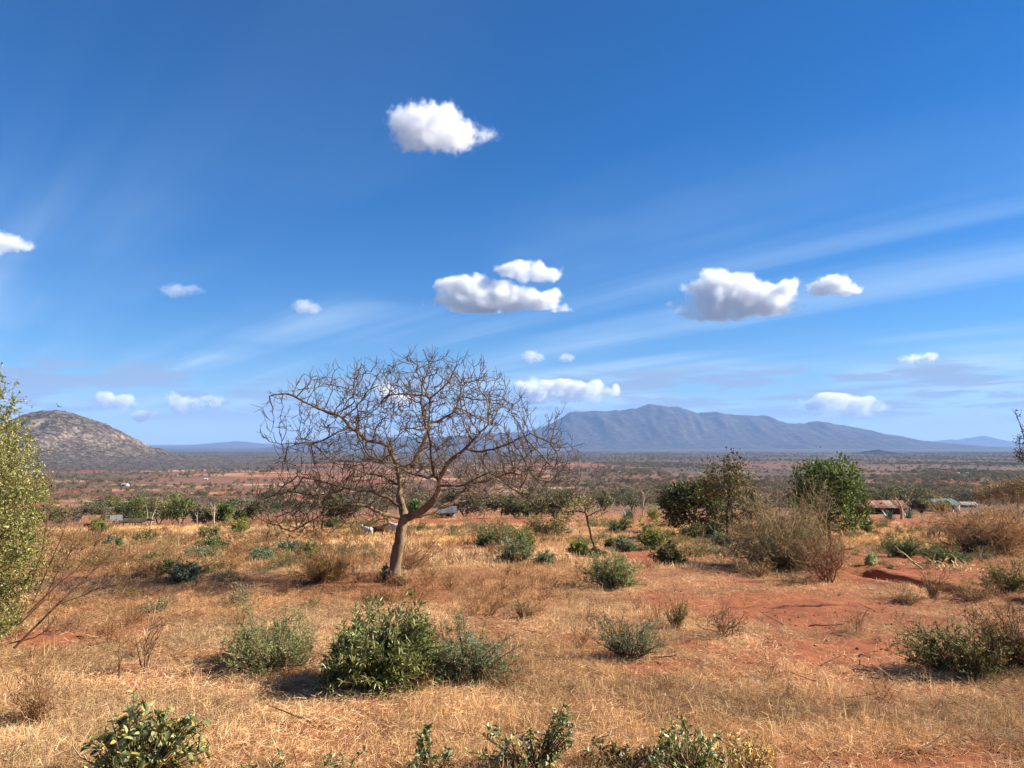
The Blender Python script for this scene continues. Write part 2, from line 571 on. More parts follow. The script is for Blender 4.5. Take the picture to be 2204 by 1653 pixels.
def build_ground():
    r1 = np.concatenate([np.geomspace(0.6, 4.0, 26)[:-1], np.geomspace(4.0, 42, 400)[:-1], np.geomspace(42, 420, 230)[:-1], np.geomspace(420, 31500, 270)])
    af = np.radians(np.concatenate([np.linspace(-47, 47, 300), np.linspace(47, 313, 62)[1:-1]]))
    R, A = np.meshgrid(r1, af, indexing='ij')
    X = R * np.sin(A); Y = R * np.cos(A)
    Z = ground_z(X, Y)
    ff = (fbm(X * 3.1, Y * 3.1, 4) - 0.5) * 0.09 * sstep(3, 6, R) * (1 - sstep(30, 60, R))
    Z = Z + ff
    nr, na = R.shape
    V = np.stack([X, Y, Z], -1).reshape(-1, 3)
    V = np.concatenate([V, [[0, 0, float(ground_z(np.array([0.0]), np.array([0.0]))[0])]]])
    idx = np.arange(nr * na).reshape(nr, na)
    a = idx[:-1]; b = idx[1:]
    F4 = np.stack([a, b, np.roll(b, -1, 1), np.roll(a, -1, 1)], -1).reshape(-1, 4)[:, ::-1]
    F3 = np.stack([np.full(na, nr * na), np.roll(idx[0], -1), idx[0]], -1)[:, ::-1]
    # colour
    red, red2, brown, grey = D_('#b4704c'), D_('#9c5b3c'), D_('#8f6446'), D_('#8b7a66')
    n = fbm(X * 0.8, Y * 0.8, 4)[..., None]
    soil = red * n * 1.1 + red2 * (1 - n) * 1.05
    cv = cover(X, Y)
    near = soil * (1 - 0.55 * cv[..., None]) + D_('#9c7856') * (0.55 * cv[..., None])
    # plain: scrub-covered soil, with plots of cultivated land
    n1 = fbm(X * 0.0045, Y * 0.0016, 5)[..., None]
    n2 = fbm(X * 0.02 + 3, Y * 0.006, 4)[..., None]
    scrub = D_('#6c5d49') * (0.75 + 0.5 * n2)
    redland = D_('#996b54')
    side = sstep(900, -400, X - 0.12 * Y)[..., None]            # red farmland on the left of the valley
    mix = sstep(0.40, 0.62, n1 + 0.17 * side - 0.13 + 0.05 * n2) * (0.5 + 0.35 * side)
    mix = mix * (1 - sstep(1900, 3200, Y))[..., None]
    far = scrub * (1 - mix) + redland * mix
    for (cx, cy_, hx, hy, sh, colr) in FIELDS:
        u = (X - cx) / hx; v = (Y - cy_ - sh * (X - cx) * 0.4) / hy
        sel = (np.abs(u) < 1.3) & (np.abs(v) < 1.3)
        if sel.any():
            e = np.maximum(np.abs(u[sel]), np.abs(v[sel])) + (fbm(X[sel] * 0.03, Y[sel] * 0.012, 3) - 0.5) * 0.5
            w = (0.75 * (1 - sstep(0.8, 0.95, e)))[:, None]
            far[sel] = far[sel] * (1 - w) + colr * w
    deep = sstep(2600, 5200, Y)[..., None]
    far = far * (1 - deep) + D_('#5f5546') * (0.75 + 0.5 * fbm(X * 0.002, Y * 0.0006, 4)[..., None]) * deep
    t = sstep(90, 190, Y)[..., None]
    C = near * (1 - t) + far * t
    cvf = cv * (1 - sstep(60, 150, Y)) * sstep(1.0, 3.0, R)
    mb = MB()
    Cf = np.concatenate([C.reshape(-1, 3), [red]])
    mb.add(V, F4, Cf); mb.F3.append(F3)
    me = mb.mesh('ground', ground_material(), smooth=True)
    c_ = me.attributes.new('cover', 'FLOAT', 'POINT')
    c_.data.foreach_set('value', np.concatenate([cvf.ravel(), [0]]).astype(np.float32))
    o = link('ground', me)
    tag(o, 'red-brown dry savanna ground sloping down to a wide plain', kind='structure')


build_ground()


def relief_material(name, cols, scales, thr=(0.48, 0.62), detail_bump=0.5, dist=12.0):
    """Slope scrub over rock: two noises choose between three colours."""
    m, nt, N, L = mat_new(name)
    out = N('ShaderNodeOutputMaterial')
    p = N('ShaderNodeBsdfPrincipled'); p.inputs['Roughness'].default_value = 0.95; p.inputs['Specular IOR Level'].default_value = 0.08
    L(p.outputs[0], out.inputs[0])
    tc = N('ShaderNodeTexCoord')
    res = None
    prev = None
    fac = []
    for s in scales:
        n = N('ShaderNodeTexNoise'); n.inputs['Scale'].default_value = s; n.inputs['Detail'].default_value = 8; n.inputs['Roughness'].default_value = 0.66; n.inputs['Distortion'].default_value = 0.3
        L(tc.outputs['Object'], n.inputs['Vector'])
        r = N('ShaderNodeMapRange'); r.interpolation_type = 'SMOOTHSTEP'
        r.inputs['From Min'].default_value = thr[0]; r.inputs['From Max'].default_value = thr[1]
        L(n.outputs['Fac'], r.inputs['Value'])
        fac.append((n.outputs['Fac'], r.outputs[0]))
    c = None
    for i, (raw, f) in enumerate(fac):
        x = N('ShaderNodeMix'); x.data_type = 'RGBA'
        L(f, x.inputs['Factor'])
        if c is None:
            x.inputs['A'].default_value = (*cols[0], 1)
        else:
            L(c, x.inputs['A'])
        x.inputs['B'].default_value = (*cols[i + 1], 1)
        c = x.outputs['Result']
    a = N('ShaderNodeAttribute'); a.attribute_name = 'col'
    x = N('ShaderNodeMix'); x.data_type = 'RGBA'; x.blend_type = 'MULTIPLY'; x.inputs['Factor'].default_value = 1
    L(c, x.inputs['A']); L(a.outputs['Color'], x.inputs['B'])
    L(x.outputs['Result'], p.inputs['Base Color'])
    b = N('ShaderNodeBump'); b.inputs['Strength'].default_value = detail_bump; b.inputs['Distance'].default_value = dist
    L(fac[-1][0], b.inputs['Height']); L(b.outputs[0], p.inputs['Normal'])
    return m


def height_sheet(name, X, Y, Z, C, mat, label):
    nr, na = X.shape
    idx = np.arange(nr * na).reshape(nr, na)
    a = idx[:-1, :-1]; b = idx[1:, :-1]; c = idx[1:, 1:]; d = idx[:-1, 1:]
    F4 = np.stack([a, d, c, b], -1).reshape(-1, 4)
    mb = MB().add(np.stack([X, Y, Z], -1).reshape(-1, 3), F4, C.reshape(-1, 3))
    o = mb.build(name, mat, smooth=True)
    tag(o, label, kind='structure')
    return o


# rocky hill on the left
HILL_C = np.array([(122 - 1102) / F_PX * 2300, 2300.0])
_hr = np.array([(0, 154), (50, 149), (95, 132), (140, 104), (190, 74), (245, 48), (320, 25), (430, 13), (600, 5), (850, -1), (1200, -14)])


def hill_h(X, Y):
    dx = X - HILL_C[0]; dy = (Y - HILL_C[1]) * 0.75
    r = np.hypot(dx, dy) * (1 + 0.22 * (fbm(X * 0.006, Y * 0.006, 3) - 0.5))
    r = np.where(dx < 0, r * 1.1, r)
    h = np.interp(r, _hr[:, 0], _hr[:, 1])
    amp = np.clip(h / 60, 0.05, 1)
    h = h + amp * ((fbm(X * 0.016, Y * 0.016, 5) - 0.5) * 26 + np.abs(fbm(X * 0.04, Y * 0.04, 4) - 0.5) * -14 + 3)
    return h


def build_hill():
    gx = np.linspace(-1250, 1250, 330); gy = np.linspace(-1250, 1000, 240)
    GX, GY = np.meshgrid(gx, gy, indexing='xy')
    X = GX + HILL_C[0]; Y = GY + HILL_C[1]
    Z = ground_base(X, Y) + hill_h(X, Y)
    # bare slabs on the upper and middle slopes, browner scrub at the foot
    h = hill_h(X, Y)
    n = fbm(X * 0.02, Y * 0.02, 5)
    slab = sstep(0.58, 0.66, n) * sstep(30, 60, h)
    low = sstep(0.50, 0.62, fbm(X * 0.012 + 7, Y * 0.012, 4)) * sstep(40, 55, h) * (1 - sstep(70, 95, h))
    w = np.clip(slab + low, 0, 1)[..., None]
    C = np.array([0.55, 0.53, 0.52]) * (1 - w) + np.array([1.0, 0.94, 0.87]) * w
    m = relief_material('hill_rock', [D_('#766c63'), D_('#544e48'), D_('#ac9e90')], [0.03, 0.075], (0.50, 0.58), 0.8, 5.0)
    height_sheet('rocky_hill', X, Y, Z, C, m, 'steep rocky hill rising behind the yellow-green tree at the edge')


build_hill()


def crest_sheet(name, crest, dist, depth, mat, label, rough=1.0, seed=0, res=(420, 130), back=0.6):
    """A range of hills: crest heights read along its length, spurs and gullies running down its front."""
    cr = np.array(crest, float)
    Xc = (cr[:, 0] - 1102) / F_PX * dist
    Zc = np.array([at(x, y, dist)[2] for x, y in crest])
    base = CAM_Z - np.interp(math.log(dist), _lg, _dr)
    x = np.linspace(Xc[0], Xc[-1], res[0]); v = np.linspace(-1, back, res[1])
    X, Vv = np.meshgrid(x, v, indexing='xy')
    warp = (fbm(X / 900 + seed, Vv * 1.7 + seed, 3) - 0.5) * 900 * (1 - np.abs(Vv))
    H = np.interp(X + warp * 0.25 * np.clip(-Vv * 2, 0, 1), Xc, Zc - base)
    H = H + (fbm(X / 330 + seed, Vv * 0 + 3.3, 5, 0.6) - 0.5) * 120 * rough * np.clip(H / 250, 0, 1) + (fbm(X / 110 + seed + 4, Vv * 0 + 1.3, 3, 0.6) - 0.5) * 60 * rough * np.clip(H / 250, 0, 1)
    s = np.where(Vv < 0, (1 + Vv) ** 1.55, 1 - Vv / back * 0.55)
    spur = np.abs(fbm((X + warp) / 620 + seed, Vv * 0.9 + 5, 4) - 0.5) * 2
    spur2 = np.abs(fbm((X + warp * 0.5) / 210 + seed, Vv * 1.8 + 9, 3) - 0.5) * 2
    s2 = s - rough * (0.55 * (0.5 - spur) + 0.22 * (0.5 - spur2)) * np.clip(s * (1 - s) * 3.0, 0, 1) * -1
    Z = base - 6 + np.maximum(H, 0) * np.clip(s2, 0, 1.02)
    Y = dist + Vv * depth
    C = np.ones(X.shape + (3,)) * (0.9 + 0.2 * fbm(X / 300, Y / 300, 4))[..., None]
    height_sheet(name, X, Y, Z, C, mat, label)


MT = relief_material('mountain_slope', [D_('#454032'), D_('#2e3024'), D_('#665c50')], [0.003, 0.009], (0.5, 0.62), 0.8, 50.0)
crest_sheet('mountain', [(540, 968), (600, 962), (640, 957), (700, 944), (745, 934), (775, 932), (830, 938), (900, 941), (1000, 938), (1060, 930), (1110, 932), (1150, 926), (1185, 912), (1208, 897),
                         (1226, 885), (1262, 884), (1330, 882), (1370, 880), (1396, 868), (1425, 870), (1455, 872), (1500, 889), (1540, 884), (1580, 892), (1650, 895), (1692, 908), (1705, 911),
                         (1740, 907), (1790, 910), (1850, 922), (1900, 932), (1960, 945), (2010, 953), (2080, 959), (2200, 965)],
            14000, 2600, MT, 'long blue-grey mountain ridge across the plain', 0.7, 3)
crest_sheet('far_hills', [(150, 965), (310, 961), (380, 958), (420, 957), (450, 955), (505, 949), (540, 953), (600, 957), (660, 960), (760, 966)], 21000, 3000, MT, 'faint blue line of distant low hills', 0.7, 11, (160, 50))
crest_sheet('low_ridge', [(430, 975), (500, 971), (560, 967), (620, 964), (700, 966), (800, 972)], 11000, 1500, MT, 'low purple ridge on the plain behind the bare tree', 0.5, 5, (120, 40))
crest_sheet('far_peaks', [(1975, 958), (2000, 954), (2025, 949), (2045, 945), (2062, 947), (2080, 949), (2100, 941), (2116, 937), (2135, 943), (2155, 950), (2190, 955), (2260, 960)], 25000, 2200, MT,
            'two small blue peaks at the far end of the plain', 0.6, 17, (160, 50))
crest_sheet('small_knoll', [(1790, 985), (1830, 983), (1855, 979), (1872, 974), (1882, 970), (1890, 965), (1896, 968), (1906, 974), (1930, 980), (1960, 984), (2000, 986)], 5600, 500, MT,
            'small dark pointed knoll alone on the plain', 0.25, 8, (90, 40))


# ------------------------------------------------------------------ scattered stuff (instances through geometry nodes)
def scatter(name, protos, P, rot, scl, idx, tint, label, cat=None):
    """One object whose points each carry a copy of one prototype."""
    src = bpy.data.collections.new(name + '_source')
    for k, me in enumerate(protos):
        o = bpy.data.objects.new('%s_source_%02d' % (name, k), me)
        src.objects.link(o)
    me = bpy.data.meshes.new(name)
    me.vertices.add(len(P)); me.vertices.foreach_set('co', np.asarray(P, np.float32).ravel())
    for nm, ty, key, arr in (('rot', 'FLOAT_VECTOR', 'vector', rot), ('scl', 'FLOAT_VECTOR', 'vector', scl), ('tint', 'FLOAT_COLOR', 'color', np.concatenate([tint, np.ones((len(P), 1))], 1))):
        a = me.attributes.new(nm, ty, 'POINT'); a.data.foreach_set(key, np.asarray(arr, np.float32).ravel())
    a = me.attributes.new('idx', 'INT', 'POINT'); a.data.foreach_set('value', np.asarray(idx, np.int32))
    me.update()
    o = link(name, me)
    ng = bpy.data.node_groups.new(name, 'GeometryNodeTree')
    ng.interface.new_socket('Geometry', in_out='INPUT', socket_type='NodeSocketGeometry')
    ng.interface.new_socket('Geometry', in_out='OUTPUT', socket_type='NodeSocketGeometry')
    N, L = ng.nodes.new, ng.links.new
    gi = N('NodeGroupInput'); go = N('NodeGroupOutput')
    ci = N('GeometryNodeCollectionInfo'); ci.inputs['Collection'].default_value = src
    ci.inputs['Separate Children'].default_value = True; ci.inputs['Reset Children'].default_value = True
    ip = N('GeometryNodeInstanceOnPoints'); ip.inputs['Pick Instance'].default_value = True
    e2r = N('FunctionNodeEulerToRotation')

    def attr(nm, ty):
        n = N('GeometryNodeInputNamedAttribute'); n.data_type = ty; n.inputs['Name'].default_value = nm
        return n.outputs['Attribute']
    L(gi.outputs[0], ip.inputs['Points']); L(ci.outputs[0], ip.inputs['Instance'])
    L(attr('idx', 'INT'), ip.inputs['Instance Index'])
    L(attr('rot', 'FLOAT_VECTOR'), e2r.inputs[0]); L(e2r.outputs[0], ip.inputs['Rotation'])
    L(attr('scl', 'FLOAT_VECTOR'), ip.inputs['Scale'])
    L(ip.outputs[0], go.inputs[0])
    md = o.modifiers.new('scatter', 'NODES'); md.node_group = ng
    tag(o, label, cat, kind='stuff')
    return o


def blades(mb, P, D, Ln, Wd, col, r, droop=0.22):
    """Grass blades: bent ribbons of five vertices."""
    N = len(P); D = unit(D)
    Sd = unit(np.cross(D, r.normal(size=(N, 3)) + 1e-6))
    Ln = Ln[:, None]; Wd = np.broadcast_to(np.asarray(Wd, float).reshape(-1, 1), (N, 1))
    bend = unit(r.normal(size=(N, 3)) * np.array([1, 1, 0.3]) + np.array([0, 0, -0.8])) * droop
    m = P + D * Ln * 0.55 + bend * Ln * 0.18
    t = P + D * Ln + bend * Ln * 0.75
    V = np.stack([P - Sd * Wd * .5, P + Sd * Wd * .5, m + Sd * Wd * .42, m - Sd * Wd * .42, t], 1).reshape(-1, 3)
    i = np.arange(N)[:, None] * 5
    mb.add(V, i + np.array([[0, 1, 2]]), np.repeat(col, 5, 0)); k = len(V)
    mb.F3.append(mb.F3[-1] * 0 + (i + np.array([[0, 2, 3]])) + mb.n - k)
    mb.F3.append((i + np.array([[3, 2, 4]])) + mb.n - k)


STRAW = ['#e0c69c', '#cfb084', '#bd9a70', '#ecdab4', '#ab8660']


def tuft(kind, seed):
    r = np.random.default_rng(seed)
    mb = MB()
    if kind == 'litter':
        n = 80; P = np.column_stack([r.normal(0, 0.15, n), r.normal(0, 0.15, n), r.uniform(0.0, 0.04, n)])
        a = r.uniform(0, 2 * math.pi, n); t = np.radians(r.uniform(52, 95, n)); ln = r.uniform(0.04, 0.14, n); w = r.uniform(0.0022, 0.0042, n)
    elif kind == 'tuft':
        n = 56; P = np.column_stack([r.normal(0, 0.075, n), r.normal(0, 0.075, n), np.full(n, -0.01)])
        a = r.uniform(0, 2 * math.pi, n); t = np.radians(np.abs(r.normal(28, 18, n))); ln = r.uniform(0.05, 0.16, n); w = r.uniform(0.0024, 0.0044, n)
    elif kind == 'stem':
        n = 13; P = np.column_stack([r.normal(0, 0.05, n), r.normal(0, 0.05, n), np.full(n, -0.01)])
        a = r.uniform(0, 2 * math.pi, n); t = np.radians(np.abs(r.normal(18, 12, n))); ln = r.uniform(0.18, 0.42, n); w = r.uniform(0.0045, 0.0065, n)
    else:  # sward: wide clump for the middle distance
        n = 60; P = np.column_stack([r.normal(0, 0.22, n), r.normal(0, 0.22, n), np.full(n, -0.01)])
        a = r.uniform(0, 2 * math.pi, n); t = np.radians(np.abs(r.normal(30, 20, n))); ln = r.uniform(0.10, 0.30, n); w = r.uniform(0.009, 0.016, n)
    Dv = np.column_stack([np.sin(t) * np.cos(a), np.sin(t) * np.sin(a), np.cos(t)])
    blades(mb, P, Dv, ln, w, mixcol(n, STRAW, r, 0.25) * np.array([1.06, 1.03, 1.0]), r)
    return mb.mesh('grass_%s' % kind, 'straw')


def grass_tint(X, Y, r):
    n = len(X)
    a = fbm(X * 0.16 + 1, Y * 0.16, 3)[:, None]; b = fbm(X * 0.6 + 9, Y * 0.6, 3)[:, None]
    straw = np.array([1.02, 0.99, 0.94]); rust = np.array([0.74, 0.61, 0.50]); greyish = np.array([0.92, 0.86, 0.80]); gold = np.array([1.18, 1.06, 0.76])
    wr = sstep(0.42, 0.62, a) * (0.55 + 0.45 * (sstep(13, 17, Y) * (1 - sstep(30, 40, Y)))[:, None])
    c = straw * (1 - wr) + rust * wr
    wg = sstep(0.52, 0.70, b) * 0.8 * sstep(-1, 4, X)[:, None]
    c = c * (1 - wg) + greyish * wg
    wo = (sstep(33, 40, Y) * (1 - sstep(80, 120, Y)))[:, None] * sstep(0.36, 0.5, a)
    c = c * (1 - wo) + gold * wo
    wl = 0.7 * (1 - sstep(8, 13, Y))[:, None] * sstep(2, -3, X)[:, None] * 0.5
    c = c * (1 - wl) + np.array([1.0, 0.93, 0.80]) * wl
    patch = 0.78 + 0.40 * sstep(0.36, 0.62, fbm(X * 0.75 + 31, Y * 0.75, 4))[:, None]
    return c * patch * (1 + r.uniform(-0.25, 0.25, (n, 1)))


def build_grass():
    r = np.random.default_rng(4)
    kinds = ['litter'] * 4 + ['tuft'] * 4 + ['stem'] * 3 + ['sward'] * 4
    protos = [tuft(k, 100 + i) for i, k in enumerate(kinds)]
    P, S, I = [], [], []

    def lay(n, y0, y1, which, s0, s1, ang=43, pw=1.0, keep=1.0):
        Y = np.exp(r.uniform(math.log(y0), math.log(y1), n))
        X = Y * np.tan(np.radians(ang)) * r.uniform(-1, 1, n)
        ok = r.random(n) < np.clip(cover(X, Y) ** pw * keep, 0, 1)
        X, Y = X[ok], Y[ok]
        Z = ground_z(X, Y) + (fbm(X * 3.1, Y * 3.1, 4) - 0.5) * 0.09 * (1 - sstep(30, 60, Y))
        P.append(np.column_stack([X, Y, Z])); S.append(r.uniform(s0, s1, len(X))); I.append(r.choice(which, len(X)))
    lay(21000, 5, 27, [0, 1, 2, 3], 0.75, 1.35, pw=0.8)
    lay(15000, 5, 27, [4, 5, 6, 7], 0.55, 1.15, pw=1.3)
    lay(6000, 6, 34, [8, 9, 10], 0.45, 1.0, pw=1.5)
    lay(9500, 24, 75, [11, 12, 13, 14], 0.6, 1.35, pw=1.1)
    lay(4500, 60, 190, [11, 12, 13, 14], 1.0, 2.2, pw=1.2)
    P = np.concatenate(P); S = np.concatenate(S); I = np.concatenate(I)
    n = len(P)
    rot = np.column_stack([r.normal(0, 0.1, n), r.normal(0, 0.1, n), r.uniform(0, 6.28, n)])
    scl = np.repeat(S[:, None], 3, 1)
    scl[:, 2] *= np.where((I >= 11), np.where(P[:, 1] > 56, 0.4, 0.8) + 0.25 * sstep(35, 48, P[:, 1]) * (1 - sstep(70, 100, P[:, 1])), 1.0)
    scatter('dry_grass', protos, P, rot, scl, I, grass_tint(P[:, 0], P[:, 1], r), 'short dry straw-coloured grass covering the red soil', 'grass')


build_grass()


def blob_tree(seed, h, w, cols, n=170, leaf=0.13, base=0.28, flat=1.0):
    """Small scrub tree for the distance: a forked stem and a crown of leaf clumps; unit is metres."""
    r = np.random.default_rng(seed)
    mb = MB()
    k = r.integers(5, 9)
    cen = np.column_stack([r.normal(0, 0.26, k) * w, r.normal(0, 0.26, k) * w, (base + (1 - base) * r.uniform(0.25, 0.8, k)) * h])
    rad = r.uniform(0.18, 0.30, k) * w
    i = r.integers(0, k, n)
    d = unit(r.normal(size=(n, 3))); d[:, 2] *= 0.75 * flat
    P = cen[i] + d * (rad[i] * r.uniform(0.6, 1.0, n) ** 0.5)[:, None]
    P[:, 2] = np.maximum(P[:, 2], 0.05 * h)
    leaves(mb, P, d + r.normal(size=(n, 3)) * 0.6, leaf * w * r.uniform(0.6, 1.4, n), leaf * w * r.uniform(0.5, 1.0, n), mixcol(n, cols, r, 0.3), r)
    st = np.array([[[0, 0, -0.1], [c[0] * 0.3, c[1] * 0.3, c[2] * 0.55], [c[0], c[1], c[2]]] for c in cen[:4]])
    V, Fq = tubes(st, taper(len(st), 3, 0.03 * w, 0.008 * w), 3)
    mb.add(V, Fq, D_('#8a7660'))
    return mb


SCRUB_COLS = [['#6f6a4c', '#82785a', '#5c5a3e'], ['#7a6a55', '#8a785f', '#665844'], ['#4f5a34', '#5f6a3c', '#43502c'], ['#77694e', '#5f5a40', '#8b7b5c'], ['#8b7a68', '#776858', '#9a8874']]
SCRUB = []
for k in range(10):
    SCRUB.append(blob_tree(300 + k, [2.6, 3.2, 4.0, 2.2, 3.4][k % 5], [3.6, 4.2, 4.4, 3.4, 4.8][k % 5], SCRUB_COLS[k % 5], n=190).mesh('scrub_tree', 'far_leaf'))


def build_far_scrub():
    r = np.random.default_rng(8)
    P, S, I, T = [], [], [], []

    def lay(n, y0, y1, s0, s1, ang=40):
        Y = np.sqrt(r.uniform(y0 ** 2, y1 ** 2, n)); X = Y * np.tan(np.radians(ang)) * r.uniform(-1, 1, n)
        dens = sstep(0.42, 0.56, fbm(X * 0.006 + 4, Y * 0.0022, 5)) * 0.92 + 0.08
        left = sstep(300, -300, X - 0.1 * Y) * (1 - sstep(1800, 2600, Y))
        ok = r.random(n) < dens * (1 - 0.72 * left)
        ok &= ~((np.hypot(X - HILL_C[0], Y - HILL_C[1]) < 300))
        X, Y = X[ok], Y[ok]
        P.append(np.column_stack([X, Y, ground_z(X, Y) - 0.05])); S.append(r.uniform(s0, s1, len(X)))
    lay(9000, 300, 800, 0.4, 1.3)
    lay(30000, 800, 2400, 0.6, 1.7)
    lay(34000, 2400, 7000, 0.9, 2.4)
    # scrub on the rocky hill
    n = 3600
    X = HILL_C[0] + r.uniform(-900, 900, n); Y = HILL_C[1] + r.uniform(-900, 350, n)
    ok = r.random(n) < 0.25 + 0.75 * sstep(25, 60, hill_h(X, Y)); X, Y = X[ok], Y[ok]; n = len(X)
    P.append(np.column_stack([X, Y, ground_base(X, Y) + hill_h(X, Y) - 0.6])); S.append(r.uniform(0.5, 1.3, n))
    P = np.concatenate(P); S = np.concatenate(S); n = len(P)
    I = r.choice(10, n, p=np.array([.14, .14, .05, .14, .10, .12, .13, .04, .08, .06]))
    t = 1 + r.uniform(-0.3, 0.3, (n, 1)); T = t * np.array([1.0, 0.95, 0.9])
    rot = np.column_stack([np.zeros(n), np.zeros(n), r.uniform(0, 6.28, n)])
    scatter('distant_scrub', SCRUB, P, rot, np.repeat(S[:, None], 3, 1), I, T, 'grey-brown scrub dotted over the far plain and hillside', 'scrub')


build_far_scrub()


# ------------------------------------------------------------------ haze: the air over the plain
def build_haze():
    m, nt, N, L = mat_new('haze')
    out = N('ShaderNodeOutputMaterial')
    v = N('ShaderNodeVolumePrincipled')
    v.inputs['Color'].default_value = (0.35, 0.57, 1.0, 1)
    v.inputs['Density'].default_value = 4.2e-5
    v.inputs['Anisotropy'].default_value = 0.0
    L(v.outputs[0], out.inputs['Volume'])
    z0 = CAM_Z - 145; z1 = 1010
    V, Fq = box_arrays((0, 0, (z0 + z1) / 2), (66000, 66000, z1 - z0))
    o = MB().add(V, Fq, (1, 1, 1)).build('haze', m)
    tag(o, 'pale blue haze over the plain', kind='stuff')


build_haze()


# ------------------------------------------------------------------ clouds: drifting volumes with wispy edges
def cloud(label, Y, blobs, thick=9.0, noise=2.2, lo=0.30, hi=1.5, grey=False, seed=0, nsc=1.0):
    """blobs: photograph x, y, half width, half height of each puff, all at forward distance Y."""
    s = Y / F_PX
    blobs = [(b[0], b[1], b[2] * 1.06, b[3] * 1.02) + tuple(b[4:]) for b in blobs]
    c0 = np.mean([at(b[0], b[1], Y) for b in blobs], axis=0)
    pts = [(at(b[0], b[1], Y) - c0 + np.array([0, (i % 3 - 1) * 0.3 * b[3] * s, 0]), np.array([b[2] * s, (b[2] * 0.45 + b[3] * 0.55) * s, b[3] * s])) for i, b in enumerate(blobs)]
    size = max(b[2] for b in blobs) * s
    import bmesh
    bm = bmesh.new()
    for c, r_ in pts:
        g = bmesh.ops.create_icosphere(bm, subdivisions=2, radius=1.0)
        for v in g['verts']:
            v.co = Vector((v.co.x * r_[0] * 1.22 + c[0], v.co.y * r_[1] * 1.22 + c[1], v.co.z * r_[2] * 1.22 + c[2]))
    me = bpy.data.meshes.new('cloud_hull'); bm.to_mesh(me); bm.free()
    o = link('cloud', me)
    rm = o.modifiers.new('remesh', 'REMESH'); rm.mode = 'VOXEL'; rm.voxel_size = min(b[3] for b in blobs) * s / 3.2
    dg = bpy.context.evaluated_depsgraph_get()
    me2 = bpy.data.meshes.new_from_object(o.evaluated_get(dg))
    o.modifiers.clear(); o.data = me2; me2.name = 'cloud'; bpy.data.meshes.remove(me)
    m, nt, N, L = mat_new('cloud')
    out = N('ShaderNodeOutputMaterial')
    vol = N('ShaderNodeVolumePrincipled')
    vol.inputs['Color'].default_value = (0.90, 0.90, 0.92, 1) if grey else (0.995, 0.995, 0.998, 1)
    vol.inputs['Anisotropy'].default_value = 0.15
    L(vol.outputs[0], out.inputs['Volume'])
    tc = N('ShaderNodeTexCoord')

    def mth(op, a, b=None, clamp=False):
        n = N('ShaderNodeMath'); n.operation = op; n.use_clamp = clamp
        for i, v in enumerate((a, b)):
            if v is None:
                continue
            if isinstance(v, (int, float)):
                n.inputs[i].default_value = v
            else:
                L(v, n.inputs[i])
        return n.outputs[0]
    # warp the coordinates a little so that the puffs are not round
    wn = N('ShaderNodeTexNoise'); wn.inputs['Scale'].default_value = 1.6 / size * nsc; wn.inputs['Detail'].default_value = 2
    L(tc.outputs['Object'], wn.inputs['Vector'])
    wv = N('ShaderNodeVectorMath'); wv.operation = 'SUBTRACT'; wv.inputs[1].default_value = (0.5, 0.5, 0.5); L(wn.outputs['Color'], wv.inputs[0])
    ws = N('ShaderNodeVectorMath'); ws.operation = 'SCALE'; ws.inputs['Scale'].default_value = size * 0.6; L(wv.outputs[0], ws.inputs[0])
    wp = N('ShaderNodeVectorMath'); wp.operation = 'ADD'; L(tc.outputs['Object'], wp.inputs[0]); L(ws.outputs[0], wp.inputs[1])
    tot = None
    for (c, r_), bl in zip(pts, blobs):
        wt = bl[4] if len(bl) > 4 else 1.0
        a = N('ShaderNodeVectorMath'); a.operation = 'SUBTRACT'; a.inputs[1].default_value = tuple(c); L(wp.outputs[0], a.inputs[0])
        b = N('ShaderNodeVectorMath'); b.operation = 'DIVIDE'; b.inputs[1].default_value = tuple(r_); L(a.outputs[0], b.inputs[0])
        d = N('ShaderNodeVectorMath'); d.operation = 'DOT_PRODUCT'; L(b.outputs[0], d.inputs[0]); L(b.outputs[0], d.inputs[1])
        f = mth('MULTIPLY', mth('SUBTRACT', 1.25, d.outputs['Value'], True), wt)
        tot = f if tot is None else mth('MAXIMUM', tot, f)
    n = N('ShaderNodeTexNoise'); n.inputs['Scale'].default_value = 4.4 / size * nsc; n.inputs['Detail'].default_value = 7; n.inputs['Roughness'].default_value = 0.58
    mp = N('ShaderNodeMapping'); mp.inputs['Location'].default_value = (seed * 13.1, seed * 7.7, seed * 3.3); L(tc.outputs['Object'], mp.inputs['Vector']); L(mp.outputs[0], n.inputs['Vector'])
    val = mth('ADD', tot, mth('MULTIPLY', mth('SUBTRACT', n.outputs['Fac'], 0.5), noise))
    val = mth('MULTIPLY', val, mth('MULTIPLY', tot, 8.0, True))
    sm = N('ShaderNodeMapRange'); sm.interpolation_type = 'SMOOTHSTEP'
    sm.inputs['From Min'].default_value = lo; sm.inputs['From Max'].default_value = hi
    L(val, sm.inputs['Value'])
    hmin = np.mean([b[3] for b in blobs]) * s * 2
    L(mth('MULTIPLY', sm.outputs[0], 0.85 * thick / hmin), vol.inputs['Density'])
    m.cycles.volume_step_rate = 0.45
    me2.materials.clear(); me2.materials.append(m)
    o.location = tuple(c0)
    tag(o, label, 'cloud')
    return o


